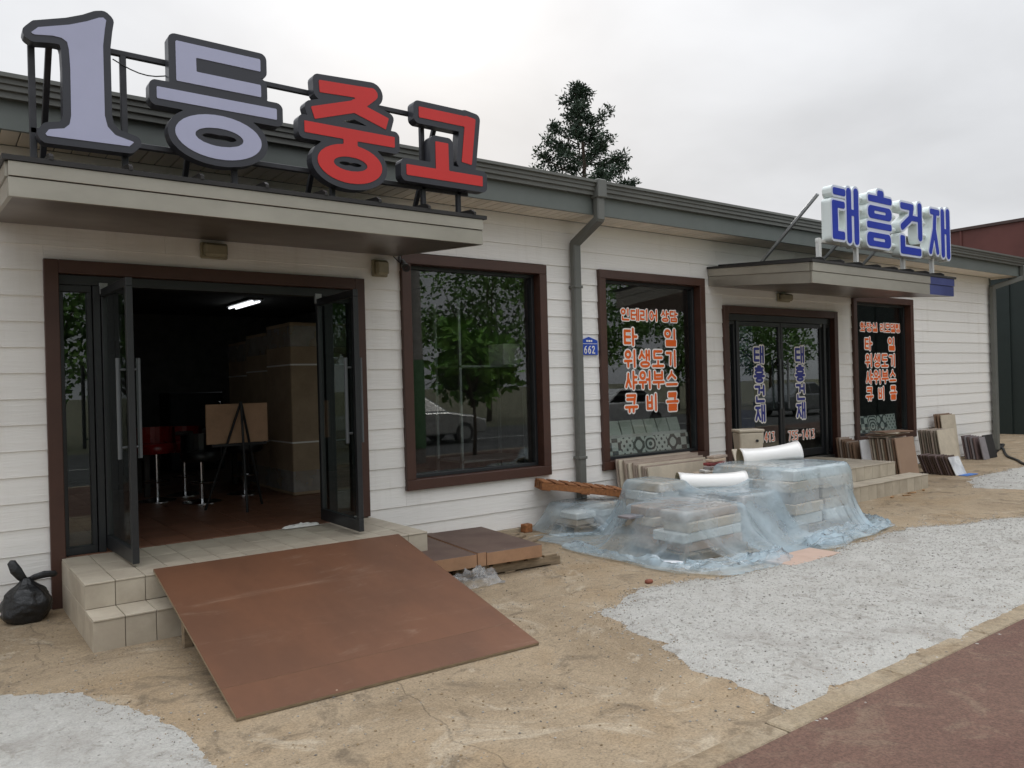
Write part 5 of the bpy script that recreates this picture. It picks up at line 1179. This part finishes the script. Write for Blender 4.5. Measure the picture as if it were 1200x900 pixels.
# panel boards on a pallet beside the ramp
Mr = Matrix.Translation((3.06, -1.38, 0)) @ Matrix.Rotation(R(-6), 4, 'Z')
loose_pallet(Mr @ Matrix.Translation((.30, .06, 0)), 'weathered pallet under the brown panel boards', 6, 1.0, .98, M_gwood)
def tb(nm, m, lab, cat, *b, group=None, c=.003):
    mb = MB(); mb.cur = 0; mb.box(*b, c); 
    mb.mi = [0]*len(mb.f)
    mb.xf(Mr); o = ob(nm, mb, m, label=lab, cat=cat, group=group)
    if isinstance(m, list):
        for p_ in o.data.polygons: p_.material_index = 0 if p_.normal.z > .5 else 1
    return o
tb('panel_board', [M_panel, M_pedge], 'thick brown panel board next to the ramp', 'board', .02, .46, .0, 1.03, .101, .205)
tb('panel_strip', [M_panel, M_pedge], 'narrow brown strip between the two panel boards', 'board', .468, .545, .0, 1.03, .101, .214)
tb('panel_board', [M_panel, M_pedge], 'thick brown panel board on the side away from the ramp', 'board', .553, 1.08, .002, 1.06, .101, .205)
mb = MB(); mb.box(.0, .03, 0, .9, .0, .02); 
for k, (x, y, a, l) in enumerate(((4.75, -.55, .5, .55), (4.55, -.42, .45, .7), (4.62, -.25, .1, .45))):
    mb = MB(); mb.box(-l/2, l/2, -.045, .045, 0, .025, .003); mb.xf(Matrix.Translation((x, y, .002)) @ Matrix.Rotation(a, 4, 'Z'))
    ob('timber_offcut', mb, M_gwood, label=('short grey board on the ground beside the plastic', 'grey board on the ground behind the panel boards', 'grey board along the foot of the siding')[k], cat='board')
mb = MB(); mb.box(5.0, 5.1, -.14, -.06, 0, .085, .006); ob('timber_block', mb, M_owood, label='small wooden block at the foot of the siding', cat='block')
# crumpled clear bag poking out under the panels
def crumple(cx, cy, rx, ry, hz, seed, n=26):
    mb = MB(); vs = []
    for i in range(n):
        for j in range(n):
            u, w = i/(n-1)*2-1, j/(n-1)*2-1; r = min(1, math.hypot(u, w)); k = (1-r*r)**.5 if r < 1 else 0
            nz = mnoise.fractal(Vector((u*3+seed, w*3, 0)), 1, 2, 4); n2 = mnoise.noise(Vector((u*6, w*6, seed)))
            vs.append((cx+u*rx*(1+.25*nz), cy+w*ry*(1+.25*n2), max(.006, hz*k*(.75+.7*nz)+.01)))
    mb.add(vs, [(i*n+j, (i+1)*n+j, (i+1)*n+j+1, i*n+j+1) for i in range(n-1) for j in range(n-1)]); return mb
ob('plastic_bag', crumple(3.44, -1.50, .20, .16, .11, 3), M_film2, smooth=True, label='crumpled clear plastic bag under the panel boards', cat='plastic bag', recalc=False)
# white ceramic half pedestals
def pedestal(c, yaw, pitch, L_, r, lab):
    mb = MB(); n = 18; m = 16; th = .016
    def ring(t, ro, dz):
        fl = 1+.28*(2*t-1)**2*(1 if t > .5 else .75); rr = ro*fl
        out = []
        for k in range(n+1):
            a = math.pi*(-.08+1.16*k/n); out.append(((t-.5)*L_, math.cos(a)*rr*.95, math.sin(a)*rr+dz))
        return out
    vs = []; fs = []
    for layer, ro in ((0, r), (1, r-th)):
        for i in range(m+1): vs += ring(i/m, ro, 0)
    w = n+1; off = (m+1)*w
    for i in range(m):
        for k in range(n):
            fs.append((i*w+k, (i+1)*w+k, (i+1)*w+k+1, i*w+k+1)); fs.append((off+i*w+k+1, off+(i+1)*w+k+1, off+(i+1)*w+k, off+i*w+k))
        for k in (0, n): fs.append((i*w+k, (i+1)*w+k, off+(i+1)*w+k, off+i*w+k))
    for i in (0, m):
        for k in range(n): fs.append((i*w+k, i*w+k+1, off+i*w+k+1, off+i*w+k))
    mb.add(vs, fs); mb.mi = [0]*len(fs)
    mb.xf(Matrix.Translation(c) @ Matrix.Rotation(yaw, 4, 'Z') @ Matrix.Rotation(-pitch, 4, 'Y'))
    o = ob('ceramic_pedestal', mb, [M_cer, M_cerin], smooth=True, label=lab, cat='pedestal')
    k2 = 0
    for i, p_ in enumerate(o.data.polygons):
        f0 = p_.vertices[0]
        if all(v >= off for v in p_.vertices) or (any(v >= off for v in p_.vertices)): p_.material_index = 1
    return o
pedestal((6.47, -1.38, .475), R(-34), R(-1), .70, .105, 'white ceramic half pedestal lying on the plastic between the stacks')
pedestal((7.52, -1.34, .665), R(-34), R(5), .66, .115, 'white ceramic half pedestal lying on the tall covered stack')
# cistern and odd packets on the door row
t = thing('cistern', (7.95, -.74, .5), 'beige ceramic cistern with a small dark hole on the carton row', 'cistern')
mb = MB(); mb.add([(-.13, -.09, 0), (.13, -.09, 0), (.13, .09, 0), (-.13, .09, 0), (-.155, -.11, .40), (.155, -.11, .40), (.155, .11, .40), (-.155, .11, .40)], [(0, 3, 2, 1), (4, 5, 6, 7), (0, 1, 5, 4), (1, 2, 6, 5), (2, 3, 7, 6), (3, 0, 4, 7)])
Mc = Matrix.Translation((7.93, -.76, .503)) @ Matrix.Rotation(R(-28), 4, 'Z'); mb.xf(Mc); o = ob('tank', mb, M_s2, t); md = o.modifiers.new('bevel', 'BEVEL'); md.width = .02; md.segments = 2
mb = MB(); mb.box(-.16, .16, -.115, .115, .401, .435, .008); mb.xf(Mc); ob('lid', mb, M_s2, t)
mb = MB(); mb.tube([(.06, -.125, .30), (.06, -.10, .30)], .016, 10); mb.xf(Mc); ob('hole_plug', mb, M_rubber, t)
mb = MB(); mb.box(-.17, .17, -.012, .012, 0, .24, .004); mb.xf(Matrix.Translation((7.72, -.94, .515)) @ Matrix.Rotation(R(-30), 4, 'Z') @ Matrix.Rotation(R(-35), 4, 'X')); ob('tile_slab', mb, M_s2, label='small cream tile tilted against the cistern', cat='tile slab')
for i in range(5):
    mb = MB(); mb.box(-.14, .14, -.05, .05, 0, .03, .004); mb.xf(Matrix.Translation((7.12+.05*i, -.86+.02*i, .505+.034*i)) @ Matrix.Rotation(rs.uniform(-.5, .3), 4, 'Z'))
    ob('tile_packet', mb, (M_cart3, mat('striped_packet', srgb(150, 142, 138), .6, var=.3, scale=18), mat('red_packet', srgb(150, 70, 70), .6, var=.3, scale=20), M_cart, M_s1)[i], label=('white', 'striped grey', 'red', 'beige', 'greige')[i]+' packet in the small heap beside the cistern', cat='packet', group='small packets heaped beside the cistern')

# black refuse bag
def refuse_bag():
    t = thing('refuse_bag', (.56, -.22, 0), 'knotted black refuse bag on the ground beside the brown jamb', 'refuse bag')
    mb = MB(); n, m = 40, 26; vs = []
    for i in range(m):
        u = i/(m-1); z = .30*u; r = .155*(math.sin(math.pi*min(1, (u*.86+.20)))**.62) if u < .86 else .155*(math.sin(math.pi*.94)**.62)*(1-(u-.86)/.14*.55)
        for k in range(n):
            a = 2*math.pi*k/n; pl_ = .10*math.sin(a*9+u*4)*max(0, u-.35)+.16*mnoise.fractal(Vector((math.cos(a)*1.6, math.sin(a)*1.6, u*3.2)), 1, 2, 4)
            rr = r*(1+pl_); vs.append((.56+rr*math.cos(a)*1.0, -.22+rr*math.sin(a)*.85, max(.002, z+.02*mnoise.noise(Vector((a, u*5, 2)))*(u < .8))))
    fs = [(i*n+k, i*n+(k+1) % n, (i+1)*n+(k+1) % n, (i+1)*n+k) for i in range(m-1) for k in range(n)]+[tuple(range(n))[::-1], tuple((m-1)*n+k for k in range(n))]
    mb.add(vs, fs); ob('body', mb, M_bag, t, smooth=True)
    for pts, ws in (([(.56, -.22, .27), (.53, -.225, .31), (.50, -.22, .36), (.475, -.215, .42), (.47, -.21, .43)], [.018, .03, .036, .026, .006]), ([(.56, -.22, .275), (.61, -.225, .295), (.67, -.225, .305), (.735, -.22, .30), (.75, -.22, .295)], [.018, .022, .026, .022, .006])):
        e = MB(); e.tube(pts, ws, 10); q = np.array(e.v); ctr = np.array([.56, -.22, .3])
        e.v = [(x, -.22+(y+.22)*.45, z) for x, y, z in e.v]; ob('tied_ear', e, M_bag, t, smooth=True)
refuse_bag()
# hose at the far corner, rubble bits
def smooth_path(P, k=8):
    P = [Vector(p) for p in P]; out = []
    for i in range(len(P)-1):
        a, b, c, d = P[max(i-1, 0)], P[i], P[i+1], P[min(i+2, len(P)-1)]
        for j in range(k):
            t = j/k; out.append(.5*((2*b)+(c-a)*t+(2*a-5*b+4*c-d)*t*t+(3*b-a-3*c+d)*t**3))
    return out+[P[-1]]
hz = MB(); hz.tube(smooth_path([(15.9, -.25, .02), (16.6, -.05, .02), (17.6, .25, .02), (18.1, .42, .02), (17.7, .35, .03), (17.0, .0, .03), (16.3, -.3, .02), (15.6, -.62, .02), (15.0, -1.0, .02), (14.4, -1.35, .02), (13.9, -1.9, .02)]), .022, 8)
ob('hose', hz, M_rubber, smooth=True, label='black hose lying on the ground past the corner downpipe', cat='hose')
mb = MB(); mb.box(4.40, 4.46, -2.44, -2.395, 0, .028, .008); ob('brick_bit', mb, mat('brick_red', srgb(140, 84, 66), .9, var=.2), label='broken red brick bit at the gravel edge', cat='brick')
for k in range(5):
    mb = MB(); x, y = rs.uniform(9.2, 10.8), rs.uniform(-1.62, -1.52); mb.box(-.06, .06, -.015, .015, 0, .012, .002); mb.xf(Matrix.Translation((x, y, .002)) @ Matrix.Rotation(rs.uniform(-.5, .5), 4, 'Z')); ob('wood_chip', mb, M_wood, label='wood chip on the ground before the right-hand steps', cat='wood chip', group='wood chips')
mb = crumple(2.62, -.06, .16, .035, .03, 9, 16)
for i, v_ in enumerate(mb.v): mb.v[i] = (v_[0], v_[1], v_[2]+.358)
ob('cloth_rag', mb, M_cart3, smooth=True, label='pale rag on the threshold by the right door leaf', cat='rag', recalc=False)

# ================================================================== NEIGHBOUR, TREES, STREET
nb = thing('neighbour_building', (23, 6, 0), 'dark green metal shed with a red-brown upper band beyond the shop', 'building')
M_ng = mat('dark_green_sheet', srgb(30, 42, 40), .6, var=.15, scale=1); M_nr = mat('red_brown_sheet', srgb(96, 52, 46), .6, var=.12, scale=1)
mb = MB(); mb.box(21.4, 31, -6, 16, 0, 3.9); ob('wall', mb, M_ng, nb)
mb = MB(); mb.box(21.3, 31.1, -6.1, 16.1, 3.9, 5.15); band = ob('upper_band', mb, M_nr, nb)
for k in range(14): 
    mb = MB(); y = -5.5+k*1.6; mb.box(21.27, 21.299, y, y+.05, 3.9, 5.15); ob('seam', mb, M_nr, band)
mb = MB(); mb.box(21.25, 31.15, -6.15, 16.15, 5.151, 5.22); ob('coping', mb, mat('coping', srgb(70, 52, 48), .5), nb)
wl = [o for o in nb.children if o.name.startswith('wall')][0]
for k in range(27):
    mb = MB(); y = -5.9+k*.82; mb.box(21.36, 21.399, y, y+.4, 0.0, 3.9); ob('rib', mb, M_ng, wl)

M_bark = mat('bark', srgb(84, 72, 60), .9, var=.25, bump=.6, bscale=12, scale=4)
def leaf_mat(name, c, c2):
    m = mat(name, c, .6, var=.3, scale=.9, col2=c2, spec=.3); return m
M_pine = leaf_mat('pine_needles', srgb(58, 74, 56), srgb(42, 58, 46)); M_leaf = leaf_mat('broad_leaves', srgb(114, 150, 76), srgb(82, 118, 58)); M_leaf2 = leaf_mat('light_leaves', srgb(120, 168, 66), srgb(86, 132, 52))
def tuft(mb, c, r, n, l, w, rg, droop=0.0):
    for _ in range(n):
        d = Vector((rg.gauss(0, 1), rg.gauss(0, 1), rg.gauss(0, 1)+droop)).normalized(); p = c+d*r*rg.uniform(.1, 1)
        t = (d*.6+Vector((rg.gauss(0, .7), rg.gauss(0, .7), rg.gauss(0, .5)))).normalized(); s = t.cross(Vector((rg.gauss(0, 1), rg.gauss(0, 1), rg.gauss(0, 1)))).normalized()*w*.5; L_ = l*rg.uniform(.6, 1.2)
        mb.add([p-s, p+t*L_*.5-s*1.1, p+t*L_, p+t*L_*.5+s*1.1], [(0, 1, 2, 3)])
def pine(x, y, H, lab, seed, limbs, rmax):
    rg = random.Random(seed); t = thing('pine_tree', (x, y, 0), lab, 'tree', 'pines behind the shop')
    tr = MB(); pts = [(x+.12*math.sin(k*.7), y+.1*math.cos(k*.9), H*k/14) for k in range(15)]; tr.tube(pts, [.2*(1-.93*k/14) for k in range(15)], 8)
    cr = MB()
    for k in range(limbs):
        u = k/limbs; z = H*(.30+.69*u); az = k*2.4+rg.uniform(-.5, .5); 
        env = rmax*(1-u)**.75*(.6+.75*rg.random()) + .18
        p0 = Vector((x, y, z)); d = Vector((math.cos(az), math.sin(az), .28+.5*u)).normalized(); pp = [p0]
        for s in range(1, 6): pp.append(p0+d*env*s/5+Vector((rg.uniform(-.05, .05), rg.uniform(-.05, .05), .05*s*s/25*env)))
        tr.tube(pp, [.045*(1-u*.6)*(1-s/6.2) for s in range(6)], 5)
        nc = max(3, int(env*6))
        for s in range(nc):
            f = .45+.6*(s+rg.random())/nc; c = pp[0].lerp(pp[-1], f)+Vector((rg.gauss(0, .13), rg.gauss(0, .13), rg.gauss(.05, .05)))*env*.6
            tuft(cr, c, .17+.08*rg.random(), 75, .15, .045, rg, .3)
    tuft(cr, Vector((x, y, H-.1)), .2, 60, .16, .035, rg, 1.0)
    ob('trunk', tr, M_bark, t, smooth=True, recalc=False); ob('crown', cr, M_pine, t, recalc=False); return t
pine(16.9, 12.0, 10.95, 'tall dark pine rising behind the shop roof', 12, 56, 2.3)
pine(19.6, 12.6, 8.35, 'shorter pine whose tip shows just above the roof edge', 9, 40, 2.0)
def broad(x, y, H, cr_r, lab, seed, m, z0, nl=110, group='trees across the street'):
    rg = random.Random(seed); t = thing('street_tree', (x, y, -.13), lab, 'tree', group); tr = MB()
    tr.tube([(x, y, -.14), (x+.05, y, z0*.5), (x, y+.04, z0), (x+.1, y, H*.8)], [.04*H*.45, .035*H*.4, .03*H*.35, .02], 8); c0 = Vector((x, y, (z0+H)/2)); cr = MB()
    for k in range(nl):
        d = Vector((rg.gauss(0, 1), rg.gauss(0, 1), rg.gauss(0, 1))).normalized(); rr = rg.random()**.4; p = c0+Vector((d.x*cr_r*rr, d.y*cr_r*rr, d.z*(H-z0)/2*rr))
        if k < 12: tr.tube([(x, y, z0*.9+k*.05), tuple(p)], [.05, .012], 5)
        tuft(cr, p, .16*cr_r+.12, 34, .26, .14, rg)
    ob('trunk', tr, M_bark, t, smooth=True, recalc=False); ob('crown', cr, m, t, recalc=False)
LB = ['leafy tree across the street behind the parked silver car', 'wide tree across the street opposite the double door', 'tall tree across the street opposite the ramp', 'dense tree across the street near the pole', 'round tree across the street toward the shed', 'dark tree across the street opposite the plain window', 'tree across the street at the far corner', 'bushy tree across the street before the houses']
for i, (x, y, H, r_2) in enumerate(((3, -22, 6.6, 2.8), (9, -22.5, 7.2, 3.0), (-5, -22, 7, 3), (14.5, -22, 7.0, 3.0), (21, -23, 7.4, 3.2), (27, -22, 7, 3), (34, -23, 7.2, 3.3), (41, -22, 7, 3))):
    broad(x, y, H, r_2, LB[i], 30+i, M_leaf, 1.6, 130)
broad(9.75, -7.6, 2.9, .95, 'young bright-leaved street tree on the red sidewalk', 77, M_leaf2, 1.2, 46, 'young street trees')
t = thing('utility_pole', (8.15, -7.3, 0), 'grey concrete utility pole with a green sleeve on the sidewalk', 'pole')
mb = MB(); mb.tube([(8.15, -7.3, 0), (8.15, -7.3, 9)], [.17, .12], 16); autosmooth(ob('shaft', mb, mat('pole_concrete', srgb(150, 148, 142), .85), t))
mb = MB(); mb.tube([(8.15, -7.3, .3), (8.15, -7.3, 2.1)], [.18, .172], 16); autosmooth(ob('sleeve', mb, mat('green_sleeve', srgb(90, 130, 90), .6), t))
# parked cars across the road (seen mirrored in the glass)
def car(x, y, m, lab, flip=1, L_=4.5):
    t = thing('parked_car', (x, y, -.136), lab, 'car', 'cars parked across the road'); z = -.136
    prof = [(-2.2, .35), (-2.25, .62), (-2.1, .86), (-1.6, .92), (-.95, .96), (.9, .94), (1.75, .82), (2.15, .68), (2.22, .45), (2.15, .28), (-2.1, .26)]
    def ext(pr, hw, inset=None):
        b = MB(); n = len(pr); hw2 = [hw]*n if inset is None else [hw-i for i in inset]
        b.add([(x+flip*p[0], y-w, z+p[1]) for p, w in zip(pr, hw2)]+[(x+flip*p[0], y+w, z+p[1]) for p, w in zip(pr, hw2)], [(k, (k+1) % n, (k+1) % n+n, k+n) for k in range(n)]+[tuple(range(n))[::-1], tuple(range(n, 2*n))]); return b
    o = ob('body', ext(prof, .86), m, t); md = o.modifiers.new('bevel', 'BEVEL'); md.width = .06; md.segments = 3; md.limit_method = 'ANGLE'
    cab = [(-1.75, .9), (-1.05, 1.40), (.15, 1.44), (.95, .92)]
    o = ob('cabin', ext(cab, .80, [.02, .16, .16, .02]), m, t); md = o.modifiers.new('bevel', 'BEVEL'); md.width = .05; md.segments = 3
    for s in (-1, 1):
        for pts in ([(-1.5, .96), (-1.02, 1.33), (-.45, 1.36), (-.45, .96)], [(-.38, .96), (-.38, 1.36), (.12, 1.37), (.78, .96)]):
            b = MB(); b.add([(x+flip*p[0], y+s*(.80-.02-(p[1]-.9)*.28+.012), z+p[1]) for p in pts]+[(x+flip*p[0], y+s*(.80-.02-(p[1]-.9)*.28-.03), z+p[1]) for p in pts], [(0, 1, 2, 3), (7, 6, 5, 4), (0, 4, 5, 1), (1, 5, 6, 2), (2, 6, 7, 3), (3, 7, 4, 0)]); ob('window', b, mat('car_glass', srgb(22, 26, 28), .08), t)
        for wx in (-1.38, 1.40):
            b = MB(); b.tube([(x+flip*wx, y+s*.68, z+.31), (x+flip*wx, y+s*.875, z+.31)], .31, 22); wh = autosmooth(ob('wheel', b, M_rubber, t))
            b = MB(); b.tube([(x+flip*wx, y+s*.876, z+.31), (x+flip*wx, y+s*.885, z+.31)], .20, 18); ob('rim', b, M_galv, wh)
        b = MB(); b.box(x+flip*2.16-.05, x+flip*2.16+.06, y+s*.62-.16, y+s*.62+.16, z+.58, z+.70, .02); ob('headlight', b, mat('lamp_glass', srgb(220, 220, 220), .1), t)
M_silver = mat('silver_paint', srgb(176, 178, 176), .3, metal=.5, var=.03, coat=.6); M_whitecar = mat('white_paint', srgb(216, 216, 214), .3, var=.03, coat=.6); M_greycar = mat('grey_paint', srgb(110, 114, 118), .3, metal=.4, var=.03, coat=.6)
car(11.3, -13.3, M_silver, 'silver parked car across the road'); car(19.5, -13.4, M_whitecar, 'white parked car across the road', -1); car(31, -13.4, M_greycar, 'grey parked car across the road')
